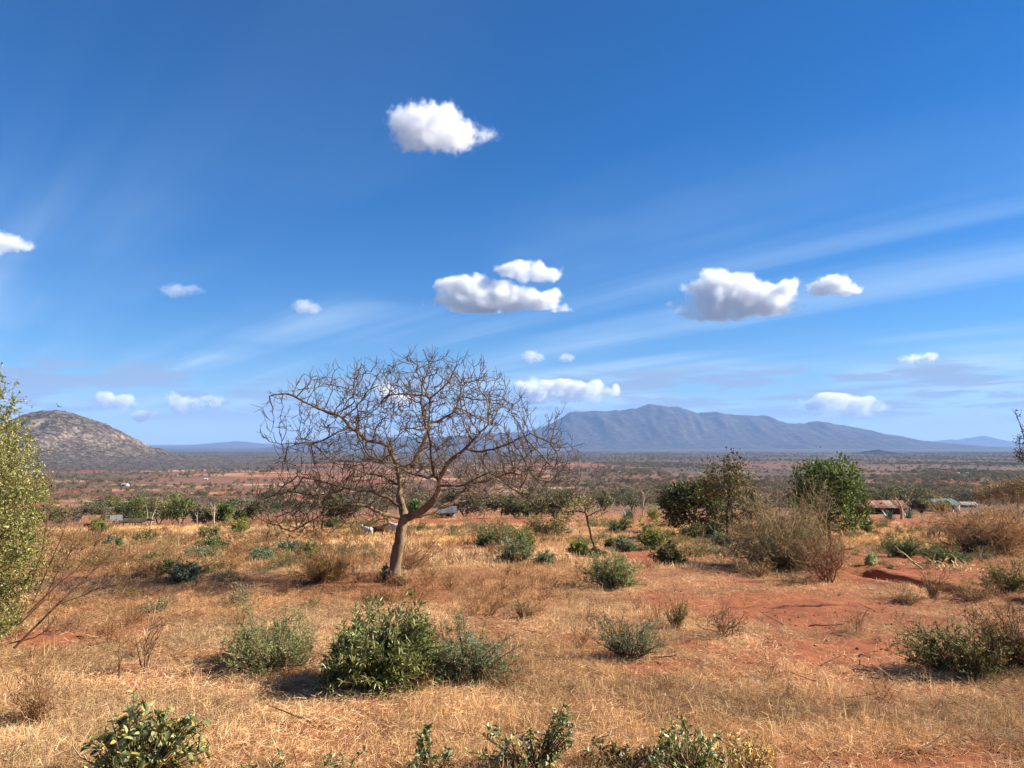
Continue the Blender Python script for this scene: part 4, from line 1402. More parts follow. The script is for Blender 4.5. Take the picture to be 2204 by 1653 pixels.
# ------------------------------------------------------------------ the great bare tree
def build_bare_tree():
    r = np.random.default_rng(42)
    base, s = stand(848, 1252)
    Y0 = base[1]
    k = 2.755

    def z2(zx, zy, dep=0.0):
        p = at(500 + zx / k, 720 + zy / k, Y0)
        q = p - base
        return np.array([q[0], dep, q[2]])
    Z = lambda pts: [z2(*p) for p in pts]
    sc_ = s / k                       # metres per zoom pixel
    limbs = [  # points (x, y, depth), width at start and end in the same pixels
        ([(965, 1470, 0), (962, 1400, 0), (975, 1300, 0), (995, 1190, 0), (1012, 1120, 0), (1018, 1090, 0)], 62, 60),
        ([(1018, 1090, 0), (1090, 1065, -0.15), (1160, 1020, -0.35), (1212, 960, -0.5), (1240, 900, -0.6), (1236, 850, -0.65)], 46, 34),
        ([(1236, 850, -0.65), (1206, 822, -0.8), (1210, 760, -0.95), (1200, 690, -1.1), (1206, 610, -1.3), (1180, 530, -1.5)], 20, 9),
        ([(1236, 850, -0.65), (1270, 790, -0.7), (1320, 725, -0.7), (1390, 680, -0.8), (1450, 610, -1.0), (1530, 540, -1.2)], 28, 9),
        ([(1390, 680, -0.8), (1480, 690, -0.9), (1560, 680, -1.1), (1650, 640, -1.3), (1760, 590, -1.4)], 15, 6),
        ([(1206, 845, -0.75), (1130, 830, -1.0), (1060, 792, -1.3), (990, 755, -1.6), (900, 720, -1.9)], 15, 6),
        ([(1240, 885, -0.62), (1310, 885, -1.0), (1390, 880, -1.4), (1450, 840, -1.7), (1540, 800, -2.0)], 15, 6),
        ([(1018, 1090, 0.05), (1130, 1068, 0.3), (1210, 1040, 0.55), (1290, 1012, 0.8), (1350, 960, 1.0), (1400, 895, 1.2), (1500, 878, 1.4), (1570, 850, 1.5), (1650, 830, 1.6)], 40, 16),
        ([(1650, 830, 1.6), (1760, 865, 1.7), (1860, 890, 1.8), (1960, 900, 1.9)], 13, 5),
        ([(1650, 830, 1.6), (1730, 740, 1.9), (1800, 690, 2.0), (1900, 640, 2.1)], 12, 5),
        ([(1570, 855, 1.5), (1640, 920, 1.2), (1720, 965, 1.0), (1800, 1030, 0.8), (1900, 1085, 0.7), (2000, 1140, 0.6)], 12, 5),
        ([(1400, 895, 1.2), (1385, 960, 1.0), (1440, 1020, 0.8), (1490, 1080, 0.7)], 11, 5),
        ([(1018, 1090, 0.1), (990, 1010, 0.2), (983, 900, 0.35), (972, 800, 0.4), (942, 725, 0.4), (908, 660, 0.4)], 44, 24),
        ([(908, 660, 0.4), (868, 640, 0.3), (800, 636, 0.2), (742, 582, 0.1), (690, 548, 0.0), (655, 485, -0.1), (600, 468, -0.2), (520, 440, -0.3), (430, 395, -0.4), (350, 350, -0.4), (262, 372, -0.5)], 24, 7),
        ([(742, 582, 0.1), (732, 510, 0.3), (722, 430, 0.5), (690, 350, 0.6)], 13, 6),
        ([(690, 548, 0.0), (620, 590, -0.2), (540, 640, -0.4), (450, 640, -0.6), (340, 650, -0.8)], 12, 5),
        ([(975, 830, 0.4), (1050, 770, 0.7), (1110, 650, 1.0), (1140, 520, 1.1), (1146, 410, 1.2), (1147, 350, 1.2), (1085, 340, 1.2), (990, 336, 1.2), (890, 345, 1.2)], 32, 8),
        ([(1140, 520, 1.1), (1230, 490, 1.3), (1300, 440, 1.4), (1325, 370, 1.5), (1345, 280, 1.5)], 18, 6),
        ([(1147, 350, 1.2), (1090, 270, 1.3), (1060, 200, 1.3)], 11, 5),
        ([(972, 800, 0.4), (900, 760, 0.9), (820, 770, 1.3), (740, 750, 1.6)], 14, 5),
        ([(1010, 1092, 0), (950, 1070, -0.2), (880, 1036, -0.5), (810, 995, -0.7), (700, 995, -1.0), (640, 1002, -1.1), (590, 1050, -1.2), (530, 1085, -1.4), (450, 1130, -1.5)], 24, 7),
        ([(985, 1020, 0.2), (925, 970, 0.0), (862, 935, -0.2), (790, 918, -0.3), (700, 905, -0.5), (570, 862, -0.7), (440, 830, -0.9)], 21, 7),
        ([(700, 905, -0.5), (620, 930, 0.0), (520, 960, 0.4), (400, 960, 0.7)], 11, 5),
        ([(640, 1002, -1.1), (560, 990, -1.6), (440, 980, -2.0), (330, 1000, -2.2)], 11, 5),
        ([(983, 900, 0.35), (890, 870, 1.0), (800, 850, 1.6), (690, 840, 2.1), (560, 800, 2.4)], 15, 5),
        ([(1290, 1012, 0.8), (1380, 1000, 1.4), (1480, 960, 2.0), (1600, 940, 2.4)], 13, 5)]
    nodes, par, fixed = [], [], {}

    def nearest(p):
        if not nodes:
            return -1
        d = np.linalg.norm(np.array(nodes) - p, axis=1)
        return int(d.argmin())
    STEP = 0.14
    for pts, w0, w1 in limbs:
        P = np.array(Z(pts))
        # resample with a smooth curve
        seg = np.linalg.norm(np.diff(P, axis=0), axis=1); t = np.concatenate([[0], np.cumsum(seg)]); n = max(3, int(t[-1] / STEP))
        tt = np.linspace(0, t[-1], n)
        Q = np.stack([np.interp(tt, t, P[:, j]) for j in range(3)], 1)
        Q[1:-1] = Q[1:-1] * 0.5 + 0.25 * (Q[:-2] + Q[2:])
        Q[1:-1] += r.normal(size=Q[1:-1].shape) * 0.012
        if nodes:
            last = nearest(Q[0]); st = 1
        else:
            last = -1; st = 0
        for j in range(st, n):
            nodes.append(Q[j]); par.append(last); last = len(nodes) - 1
            fixed[last] = (w0 + (w1 - w0) * j / (n - 1)) * sc_ / 2
    n_limb = len(nodes)
    # the crown's outline in the photograph; depth like its breadth
    lobes_px = [(1170, 560, 640, 470, 2.9), (560, 560, 400, 380, 2.0), (620, 960, 500, 260, 2.6), (1620, 700, 470, 360, 2.5), (1130, 350, 420, 225, 2.0), (430, 1010, 320, 230, 1.8), (1780, 880, 300, 210, 1.8), (1880, 700, 210, 170, 1.6), (680, 330, 220, 190, 1.4), (1400, 350, 230, 190, 1.5)]
    lobes = []
    for (zx, zy, rx, ry, rd) in lobes_px:
        c = z2(zx, zy, 0.0)
        lobes.append((c[0], 0.1, c[2], rx * sc_, rd, ry * sc_))
    A = crown_points(3100, lobes, r)
    # keep the crown open beside the trunk and under it
    A = A[(A[:, 2] > np.where(A[:, 0] > 0.2, 2.05, 0.9))]
    gap = lambda p: (np.abs(p[:, 1] - 0.05 * p[:, 0]) < 0.45) & (p[:, 0] > 0.25) & (p[:, 2] < 2.3 + 0.65 * p[:, 0])   # open side, where the sun reaches the trunk
    A = A[~gap(A)]
    nd, pr = colonize(A, nodes, par, 1.5, 0.195, 0.135, 64, 0.05, r, 0.13)
    R, kids = pipe_radii(pr, 0.009, 2.6, fixed)
    mt = MB()
    flare = np.where((nd[:, 2] < 0.5), 1 + 0.6 * ((0.5 - np.clip(nd[:, 2], 0, 0.5)) / 0.5) ** 2, 1.0)
    R = R * flare
    runs = chains(pr, R)
    big = [q for q in runs if max(R[q[1:]]) > 0.05]; small = [q for q in runs if max(R[q[1:]]) <= 0.05]
    skin(mt, nd, R, big, D_('#957a5e'), lambda x: 12 if x > 0.1 else 8, r, 0.05)
    # ridged, knotty bark on trunk and limbs
    for q in range(len(mt.V)):
        v = mt.V[q]
        a1 = fbm(v[:, 0] * 9 + v[:, 1] * 5, v[:, 2] * 1.6 + v[:, 1] * 7, 3) - 0.5
        mt.V[q] = v + np.column_stack([a1, fbm(v[:, 1] * 9 + 3, v[:, 2] * 1.6 + v[:, 0] * 7, 3) - 0.5, a1 * 0]) * 0.13
        mt.C[q] = mt.C[q] * (0.45 + 1.0 * fbm(v[:, 0] * 11 + v[:, 1] * 9 + 2, v[:, 2] * 2.6, 4))[:, None]
    mb = MB()
    skin(mb, nd, R, small, D_('#78624c'), lambda x: 6 if x > 0.03 else 4, r, 0.15)
    # upturned finger-like end twigs
    tips = np.where(kids == 0)[0]
    thin = np.where((R < 0.016) & (np.arange(len(R)) >= n_limb))[0]
    src = np.concatenate([np.repeat(tips, 2), r.choice(thin, 2000), r.choice(np.arange(n_limb // 5, n_limb), 240)])
    src = src[~gap(nd[src])]
    pd = nd[src] - nd[pr[src]]
    d = unit(unit(pd) * 0.75 + r.normal(size=pd.shape) * 0.55 + UP * 0.25)
    tw = grow(nd[src], d, r.uniform(0.12, 0.42, len(src)), 5, 0.10, 0.12, r)
    V, Fq = tubes(tw, taper(len(tw), 5, 0.0085, 0.005), 3)
    mb.add(V, Fq, np.repeat(D_('#75624f')[None] * (1 + r.uniform(-0.22, 0.22, (len(tw), 1))), 15, 0))
    # second order twiglets
    s2 = r.choice(len(tw), 2600)
    p, tg = pick_on(tw[s2], r.uniform(0.25, 0.85, len(s2)))
    d = unit(tg * 0.7 + r.normal(size=p.shape) * 0.6 + UP * 0.2)
    t2 = grow(p, d, r.uniform(0.08, 0.24, len(s2)), 4, 0.12, 0.10, r)
    V, Fq = tubes(t2, taper(len(t2), 4, 0.0062, 0.0042), 3)
    mb.add(V, Fq, np.repeat(D_('#75624f')[None] * (1 + r.uniform(-0.22, 0.22, (len(t2), 1))), 12, 0))
    root = empty('bare_tree', base, 0, 'large leafless tree with spreading crown standing alone in the dry grass', 'tree')
    mt.build('trunk', 'bark', root, True)
    mb.build('branches', 'twig', root, True)
    ml = MB()
    q = r.choice(len(tw), 620)
    p = tw[q, -1] * 0.6 + tw[q, -2] * 0.4
    leaves(ml, p, r.normal(size=p.shape) + np.array([0, 0, -1.2]), r.uniform(0.035, 0.075, len(p)), r.uniform(0.014, 0.026, len(p)), mixcol(len(p), ['#b3a552', '#9aa04c', '#c9b96e'], r), r)
    lv = ml.build('leaves', 'leaf', root); lv['kind'] = 'stuff'


build_bare_tree()

# ------------------------------------------------------------------ shrubs and trees, nearest first
GREYGREEN = ['#949a66', '#7d8656', '#a8a878', '#6c7448']
BLUEGREEN = ['#869272', '#707e5e', '#9aa284', '#62704f']
LEAFGREEN = ['#4e6230', '#63783a', '#3d5026', '#7f8f4c']
BROWNS = ['#9c7854', '#ae8a62', '#846244', '#ba986e']
REDBROWN = ['#7b543c', '#8d6346', '#6a4632', '#a07654']


def shrub(x, y, w, h, label, seed, kind='feather', group='low shrubs in the dry grass', cat='shrub', name=None, **kw):
    """One shrub built for its own place: x, y the photograph pixel of its foot, w and h its size in pixels."""
    b, s = stand(x, y)
    W, H = w * s, h * s
    if kind == 'feather':
        me = feather_bush(seed, W, H, kw.pop('cols', GREYGREEN), **kw)
        return put(name or 'green_shrub', me, b, 1, 0, label, cat, group)
    me = bramble(seed, W, H, kw.pop('cols', BROWNS), **kw)
    return put(name or 'thorn_bush', me, b, 1, 0, label, cat, group)


# the three front bushes
b, s = stand(812, 1478)
root = empty('broadleaf_bush', b, 0, 'dense dark green bush with long glossy leaves in front of the bare tree', 'bush')
leafy_bush(root, 70, 250 * s, 180 * s, 'lance', ['#6e7438', '#5c622e', '#969a5c', '#474c26', '#acae76'], 900, 12, 0.095, 275,
           [(-0.05, 0, 0, 245 * s, 165 * s), (72 * s, 0.05, 45 * s, 95 * s, 145 * s), (45 * s, -0.1, 0, 200 * s, 120 * s), (-50 * s, -0.05, 0, 170 * s, 120 * s)])
shrub(578, 1432, 270, 112, 'soft grey-green bush beside the glossy dark bush, on the side of the tall dry sapling', 71, n=150, twigs=14, lf=9, leaf=0.034, group=None, cat='bush', name='soft_bush')
shrub(1005, 1464, 240, 122, 'grey-green feathery bush touching the glossy dark bush on its sunny side', 72, n=130, twigs=14, lf=9, leaf=0.034, cols=BLUEGREEN + ['#7a7c50'], group=None, cat='bush', name='soft_bush')
shrub(1315, 1268, 125, 92, 'round grey-green shrub casting a dark shadow, between the bare tree and the red soil patch', 73, n=110, twigs=12, lf=8, leaf=0.05, lw=0.32, group=None)
shrub(1352, 1420, 175, 92, 'low open shrub with dark stems and sparse grey leaves beside a red soil patch', 74, n=60, twigs=9, lf=9, leaf=0.035, lw=0.3, cols=['#7d8468', '#5e664c', '#8d9274'], stemcol='#4c3a2c', group=None, low=0.25)
shrub(1455, 1352, 72, 78, 'small upright yellow-brown dry shrub behind the low open shrub', 75, 'bramble', None, cols=['#9b8350', '#b0965c', '#7d6640', '#8b7c48'], n=34, twigs=9, sub=4, leaf=300, low=0.5, twl=0.2)
shrub(1560, 1372, 140, 92, 'bare zigzag thorn bush on the red soil', 76, 'bramble', None, cols=['#5c4232', '#6e4f3a', '#84644a'], n=15, twigs=6, sub=4, stem=0.010, low=0.2, twl=0.35)
shrub(2055, 1450, 240, 125, 'dark leafy thorn bush casting a long shadow over bare soil', 77, n=120, twigs=13, lf=8, leaf=0.036, lw=0.5, cols=['#6e7040', '#868852', '#565832', '#7d6a46'], stemcol='#5a4230', group=None, cat='bush', name='dark_bush', dry=0.35)
shrub(2190, 1446, 190, 150, 'brown half-leafless bush cut by the edge of the picture', 78, 'bramble', None, cols=['#7b5a3e', '#63462f', '#96714e'], n=70, twigs=11, sub=5, leaf=1800, lcols=('#56603a', '#6a6c42'), low=0.1)
shrub(2165, 1278, 130, 80, 'mixed green and brown shrub by the gully at the edge of the picture', 79, n=70, twigs=10, lf=7, leaf=0.05, lw=0.35, cols=['#7d7c4c', '#8d7c52', '#646a40'], group=None)
shrub(700, 1252, 165, 85, 'yellowish-brown tangled bush under the low limb of the bare tree', 80, 'bramble', None, cols=['#8d7044', '#a38650', '#75593a'], n=60, twigs=11, sub=5, leaf=900, lcols=('#9a8c4c', '#8a8048'), low=0.2)
shrub(880, 1228, 150, 90, 'spray of thin bare stems behind the trunk of the bare tree', 81, 'bramble', None, cols=REDBROWN, n=26, twigs=7, sub=3, low=0.3, lean=(0.35, 0))
# dry saplings on the left
shrub(310, 1452, 150, 165, 'tall thin leafless sapling in pale grass beside the soft grey-green bush', 82, 'bramble', None, cat='sapling', name='dry_sapling', cols=['#6e5038', '#86644a', '#9a7a58'], n=9, twigs=7, sub=3, stem=0.012, low=0.55, spread=0.02, bow=0.5, twl=0.26)
shrub(255, 1470, 40, 150, 'single slender dry stem next to the tall leafless sapling', 83, 'bramble', None, cat='sapling', name='dry_sapling', cols=['#6e5038', '#86644a'], n=2, twigs=6, sub=2, stem=0.009, low=0.9, spread=0.02, twl=0.25)
shrub(82, 1566, 170, 130, 'fan of fine dry brown stems low in the corner behind the broad-leaved plant', 84, 'bramble', None, cat='shrub', cols=['#94704e', '#7c5a3e', '#b08c64'], n=46, twigs=6, sub=3, stem=0.006, low=0.45, spread=0.05)
shrub(1285, 1268 + 92, 60, 60, 'few dry stalks beside the small red soil patch', 85, 'bramble', None, cols=BROWNS, n=6, twigs=5, sub=2, low=0.5)
# thorn thickets in the middle distance
shrub(1690, 1222, 310, 190, 'biggest brown thorn thicket, leafless and fan-shaped, in front of the green trees', 86, 'bramble', None, cols=['#96805c', '#a69068', '#7c664a', '#8a7c54'], n=130, twigs=13, sub=5, stem=0.017, low=0.12, leaf=1500, lcols=('#7d7444', '#8f8450'), tr=2.0, cat='bush', bow=0.2)
shrub(1780, 1252, 140, 125, 'bare reddish thorn bush with dark visible stems beside the biggest thicket', 87, 'bramble', None, cols=REDBROWN, n=30, twigs=9, sub=4, stem=0.017, low=0.25, tr=1.7)
shrub(2122, 1194, 270, 132, 'rounded brown thorn thicket towards the edge of the picture', 88, 'bramble', None, cols=['#b08a60', '#c09a6c', '#946e4c'], n=120, twigs=13, sub=5, stem=0.017, low=0.08, leaf=1200, lcols=('#877c4a', '#95885a'), tr=2.2, cat='bush')
shrub(2118, 1196, 95, 60, 'dark green undergrowth beneath the rounded thorn thicket', 89, n=50, twigs=9, lf=8, leaf=0.08, lw=0.5, cols=['#4d5530', '#3f4728', '#67693e'], group=None)
shrub(2010, 1292, 70, 85, 'thin upright brown shrub growing at the lip of the gully', 90, 'bramble', None, cols=BROWNS, n=26, twigs=8, sub=4, low=0.5, tr=1.3)
shrub(1440, 1218, 75, 48, 'dark rounded shrub beside a strip of red soil', 91, n=70, twigs=9, lf=8, leaf=0.07, lw=0.5, cols=['#44482a', '#545636', '#6d6440'], stemcol='#4a3626', group=None)
shrub(1110, 1212, 105, 72, 'blue-green shrub with a brown dry front, behind the bare tree', 92, n=80, twigs=9, lf=7, leaf=0.07, cols=BLUEGREEN + ['#7c6c4a'], group=None)
shrub(1172, 1216, 52, 36, 'small blue-green shrub beside the one with a brown front', 93, n=40, twigs=8, lf=7, leaf=0.07, cols=BLUEGREEN, group=None)
shrub(1945, 1200, 95, 48, 'low green shrub beside a pale leaning stick', 94, n=70, twigs=9, lf=7, leaf=0.07, cols=['#6d7a4c', '#5c6c40', '#808a5c'], group=None)
shrub(2040, 1214, 98, 36, 'flat dark green shrub behind the heap of pale dry leaves', 95, n=70, twigs=9, lf=7, leaf=0.07, cols=['#5c7044', '#4b5c36', '#6f8052'], group=None)
# small shrubs of the middle distance: x, y (foot), width, height, style, label
SMALL = [
    (1180, 1158, 120, 50, 'dark', 'broad dark green shrub by the path, in line with the tip of the bare tree'),
    (1128, 1180, 62, 44, 'lime', 'yellow-green leafy shrub behind the blue-green ones'),
    (1045, 1178, 52, 38, 'dark', 'small dark green shrub nearest the trunk on its sunny side'),
    (1075, 1172, 130, 50, 'olive', 'olive-brown sprawling shrub under the drooping branch tips'),
    (1402, 1184, 66, 66, 'lime', 'tall leafy green shrub in front of the dark trees'),
    (1345, 1186, 54, 32, 'blue', 'low blue-green shrub next to the tall leafy one'),
    (1313, 1182, 18, 18, 'dark', 'tiny round dark shrub near the small leaning tree'),
    (1242, 1194, 40, 32, 'lime', 'small bright green shrub at the foot of the small leaning tree'),
    (1272, 1198, 60, 24, 'dark', 'dark low shrub against the small leaning tree'),
    (1440, 1182, 18, 18, 'dark', 'tiny dark shrub beside the tall leafy one'),
    (1332, 1147, 54, 24, 'green', 'low green shrub in the golden grass before the blue agave'),
    (1490, 1160, 62, 34, 'olive', 'olive shrub at the edge of the golden grass under the dark tree'),
    (1556, 1178, 62, 28, 'blue', 'pale blue-green shrub beside the biggest thorn thicket'),
    (1540, 1160, 60, 36, 'dark', 'dark shrub between the thorn thicket and the golden grass'),
    (1405, 1120, 44, 34, 'lime', 'bright green rounded bush beside the dark tree'),
    (1866, 1146, 34, 44, 'green', 'upright green shrub on the orange bare field'),
    (1875, 1222, 26, 30, 'pale', 'little whitish-leaved plant near the start of the gully'),
    (212, 1150, 42, 36, 'lime', 'round bright green shrub beside the rust-roofed hut'),
    (460, 1188, 66, 34, 'green', 'green shrub in the pale grass, largest of its cluster left of the bare tree'),
    (352, 1208, 110, 52, 'brown', 'wide brown dry shrub in the grass below the village'),
    (398, 1252, 80, 46, 'blue', 'blue-grey low shrub on the open slope, nearest of those below the village'),
    (362, 1236, 20, 34, 'green', 'small upright green plant beside the blue-grey low shrub'),
    (242, 1180, 40, 28, 'blue', 'small blue-green shrub beyond the yellow-green tree'),
    (310, 1170, 62, 28, 'olive', 'olive shrub in the grass just below the village path'),
    (452, 1162, 70, 30, 'olive', 'olive shrub behind the green cluster left of the bare tree'),
    (515, 1150, 46, 36, 'lime', 'light green bush by the path left of the bare tree'),
    (560, 1210, 50, 32, 'blue', 'blue-green shrub at the crown edge of the bare tree'),
    (432, 1200, 80, 24, 'blue', 'flat blue-green shrub in front of the green cluster'),
    (620, 1192, 60, 28, 'blue', 'blue-green shrub shaded by the low limb of the bare tree'),
    (585, 1168, 90, 44, 'brown', 'brown dry shrub under the outermost low twigs of the bare tree'),
    (715, 1138, 44, 22, 'green', 'small green bush by the path behind the bare tree'),
    (660, 1205, 60, 40, 'olive', 'olive tangle behind the yellowish-brown bush'),
    (230, 1205, 60, 36, 'brown', 'brown shrub in the grass beside the yellow-green tree'),
    (1630, 1240, 90, 40, 'brown', 'low dry brown shrub in front of the biggest thicket'),
    (1950, 1300, 70, 30, 'brown', 'flattened brown dry shrub on the near side of the gully'),
    (2095, 1296, 90, 44, 'brown', 'dry brown growth hanging over the gully'),
    (1130, 1330, 60, 46, 'brown', 'faint dry stalks on the grass between the bare tree and the round shrub'),
    (836, 1250, 46, 34, 'pale', 'small grey-leaved weed at the foot of the bare tree'),
    (862, 1256, 50, 30, 'brown', 'dry brown weeds against the trunk of the bare tree'),
    (520, 1290, 70, 26, 'brown', 'low brown weeds in the shade of the bare tree'),
    (1720, 1262, 80, 26, 'brown', 'matted grey-brown weeds along the edge of the red soil'),
]
STYLE = {'dark': ['#5a6238', '#4a522e', '#70744a'], 'lime': ['#868c42', '#9ca052', '#6c7438'], 'blue': BLUEGREEN, 'olive': ['#8c8654', '#9c9060', '#747048'], 'green': ['#727e48', '#868e58', '#5e6a3c'],
         'pale': ['#a5ac88', '#8b9674', '#c0c4a0']}
for k, (x, y, w, h, stl, lab) in enumerate(SMALL):
    far = 1 if y > 1195 else 1.5
    if stl == 'brown':
        shrub(x, y, w * 1.1, h * 1.1, lab, 500 + k, 'bramble', 'dry shrubs on the slope', cols=BROWNS + ['#8a7a50'], n=44, twigs=9, sub=4, stem=0.009, low=0.12, tr=1.2 * far, leaf=160)
    else:
        shrub(x, y, w, h, lab, 500 + k, n=60, twigs=9, lf=7, leaf=0.06 * far, lw=0.42, cols=STYLE[stl], group='green shrubs on the slope')


# ------------------------------------------------------------------ trees
def tree(name, x, y, lobes, label, seed, cols, group=None, per=16, leaf=0.11, na=200, trunk=None, r0=0.016, step=None, bark='#8a775f', depth=0.8, spread=0.45, forks=1, lean=0.0, lw=0.55, cat='tree', trunk_r=None):
    """A tree at photograph pixel (x, y); its crown fills ellipses given in photograph pixels."""
    b, s = stand(x, y)
    L3 = []
    for (lx, ly, rx, ry) in lobes:
        c = at(lx, ly, b[1]) - b
        L3.append((c[0], random.uniform(-0.3, 0.3) * rx * s, c[2], rx * s, (rx + ry) / 2 * s * depth * 1.1, ry * s))
    low = min(l[2] - l[5] for l in L3); top = max(l[2] + l[5] for l in L3)
    th = trunk if trunk is not None else max(0.35 * top, low + 0.1 * top)
    st = step or top / 16
    me = leafy_tree(seed, L3, (0, 0, 0), th, na, st, r0, cols, leaf, lw, per, spread * top / 8, bark, trunk_r, (lean, 0), 'leaf', forks)
    return put(name, me, b, 1, 0, label, cat, group, ('trunk', 'crown'))


DKGREEN = ['#4c4f2a', '#5c5f36', '#3c4022', '#6f7044']
TREEGREEN = ['#5e6a2e', '#707c38', '#4c5826', '#848c46']
GREYTREE = ['#6c6a4a', '#7a7654', '#5c5c40', '#8a8262']
tree('dark_tree', 1496, 1146, [(1462, 1082, 44, 44), (1500, 1062, 58, 32), (1440, 1085, 26, 38), (1532, 1085, 36, 34), (1470, 1110, 50, 20), (1550, 1112, 34, 34)], 'dark green rounded tree with a pale trunk beside the biggest thicket', 601, DKGREEN, per=26, leaf=0.20, na=420, bark='#b3a38c', trunk=1.6, spread=0.7)
tree('airy_tree', 1566, 1158, [(1560, 1018, 50, 28), (1545, 1048, 44, 32), (1592, 1055, 44, 28), (1530, 1000, 22, 20), (1578, 990, 26, 14), (1600, 1090, 44, 30)], 'tallest tree with thin brownish leaves, rising behind the biggest thicket', 602, ['#5c5230', '#6f6138', '#7d6a42', '#4a4a2a'], per=28, leaf=0.17, na=460, bark='#6a5644', spread=0.7)
tree('green_tree', 1786, 1160, [(1782, 1040, 78, 48), (1742, 1018, 40, 30), (1812, 1008, 34, 24), (1832, 1055, 36, 40), (1755, 1080, 66, 38), (1805, 1108, 64, 34), (1765, 1122, 50, 26)], 'bright green leafy tree standing behind the thorn thicket, beside the long shed', 603, ['#4c5a2a', '#5e6c34', '#3c4a20', '#747e44'], per=30, leaf=0.19, na=760, bark='#6f5d48', spread=0.7)
tree('leaning_tree', 1284, 1198, [(1248, 1092, 44, 26), (1222, 1106, 34, 22), (1285, 1098, 22, 20)], 'small thin leaning tree with sparse yellow-green leaves', 604, ['#948c4c', '#7f7c42', '#aaa05c', '#6a6c38'], per=7, leaf=0.10, na=130, bark='#6c523e', trunk=1.9, lean=-0.22, spread=0.8, r0=0.012)
tree('umbrella_tree', 2192, 1128, [(2158, 1058, 66, 20), (2205, 1042, 66, 20), (2128, 1070, 40, 12), (2230, 1060, 60, 20)], 'flat-topped brown acacia with pale twisted limbs at the edge of the picture', 605, ['#8a7250', '#9c825c', '#746042'], per=26, leaf=0.15, na=520, bark='#b7a68e', forks=3, spread=0.6, r0=0.02)

VILLAGE = [  # trees around the huts on the left and behind the bare tree
    (120, 1132, [(120, 1108, 40, 20)], 'grey-green tree half hidden by the yellow-green tree', GREYTREE),
    (205, 1126, [(200, 1094, 30, 20), (222, 1102, 22, 16)], 'grey-green spreading tree above the rust-roofed hut', GREYTREE),
    (247, 1124, [(246, 1084, 20, 20), (252, 1104, 18, 18)], 'mid green tree rising over the white sheet roof', TREEGREEN),
    (268, 1126, [(262, 1098, 14, 18), (278, 1108, 16, 16)], 'darkest tree of the village row', DKGREEN),
    (292, 1126, [(290, 1090, 28, 24), (305, 1106, 24, 20)], 'olive green tree next to the darkest village tree', ['#5c6a30', '#6c7a3a', '#4c5a28']),
    (342, 1128, [(330, 1090, 24, 20), (352, 1098, 24, 20)], 'pale-limbed thin-leaved tree amid the village row', ['#7c7a48', '#8a8454', '#6c6c40']),
    (388, 1131, [(384, 1084, 30, 24), (402, 1096, 26, 26), (372, 1102, 24, 22)], 'broad green tree at the sunny end of the village row', TREEGREEN),
    (432, 1130, [(432, 1110, 24, 18)], 'low grey-green tree beside the broad green village tree', GREYTREE),
    (485, 1128, [(486, 1096, 20, 12), (480, 1112, 24, 10)], 'flat-crowned green tree by the red yard', ['#66763e', '#76864a', '#566634']),
    (516, 1130, [(518, 1114, 13, 14)], 'small dark green tree at the end of the red yard', DKGREEN),
    (545, 1122, [(548, 1092, 16, 12), (540, 1104, 14, 10)], 'dark scraggy tree at the crown edge of the bare tree', DKGREEN),
    (745, 1118, [(745, 1092, 34, 20), (715, 1100, 26, 16)], 'green tree seen through the lower twigs of the bare tree', ['#55663a', '#65764a', '#46562e']),
    (892, 1108, [(892, 1090, 15, 13)], 'rounded green tree beside the fork of the bare tree', ['#5c7a3a', '#6c8a46', '#4a6630']),
    (1000, 1112, [(985, 1072, 44, 22), (1020, 1088, 40, 18)], 'grey dome-shaped tree above the silver-roofed house', ['#6a6250', '#7a705c', '#5a5444']),
    (1110, 1116, [(1090, 1090, 44, 18), (1140, 1094, 40, 16)], 'olive row tree behind the drooping branch of the bare tree', ['#5f6240', '#6f7048', '#505436']),
    (1190, 1112, [(1190, 1086, 44, 22)], 'brown-green tree behind the leaning tree', ['#6c6846', '#7c7652', '#5a583a']),
    (1345, 1092, [(1340, 1066, 22, 20), (1360, 1074, 20, 14)], 'grey-green tree in front of the plain, beside a white dead tree', ['#56614a', '#667156', '#48523c']),
    (1300, 1100, [(1298, 1078, 30, 14)], 'low grey tree beside the bleached arching branches', GREYTREE),
    (1900, 1098, [(1890, 1064, 36, 14), (1920, 1060, 30, 14)], 'grey-green tree behind the long rusty shed', ['#66684a', '#767654', '#585a40']),
    (1960, 1100, [(1955, 1064, 50, 22), (1990, 1072, 34, 18)], 'spreading grey tree between the shed and the teal-roofed house', ['#6b6850', '#7b765c', '#5b5844']),
    (2005, 1098, [(2003, 1074, 22, 18)], 'tree standing before the teal-roofed house', ['#5f6446', '#707452', '#525638']),
    (2026, 1108, [(2024, 1090, 22, 12)], 'low grey-green thorn tree half covering the teal-roofed house', GREYTREE),
    (1985, 1106, [(1982, 1086, 24, 14)], 'rounded grey tree between the dead trunk and the teal-roofed house', GREYTREE),
    (2075, 1090, [(2070, 1062, 40, 16), (2100, 1066, 30, 14)], 'dark grey leafless-looking tree beyond the teal-roofed house', ['#665c50', '#766a5c', '#564c42']),
    (1815, 1108, [(1852, 1072, 20, 12)], 'low grey tree peeping over the shed roof', GREYTREE),
]
for k, (x, y, lobes, lab, cols) in enumerate(VILLAGE):
    tree('village_tree', x, y, lobes, lab, 640 + k, cols, 'trees around the homesteads', per=13, leaf=0.30, na=120, r0=0.03, spread=0.8, forks=2)


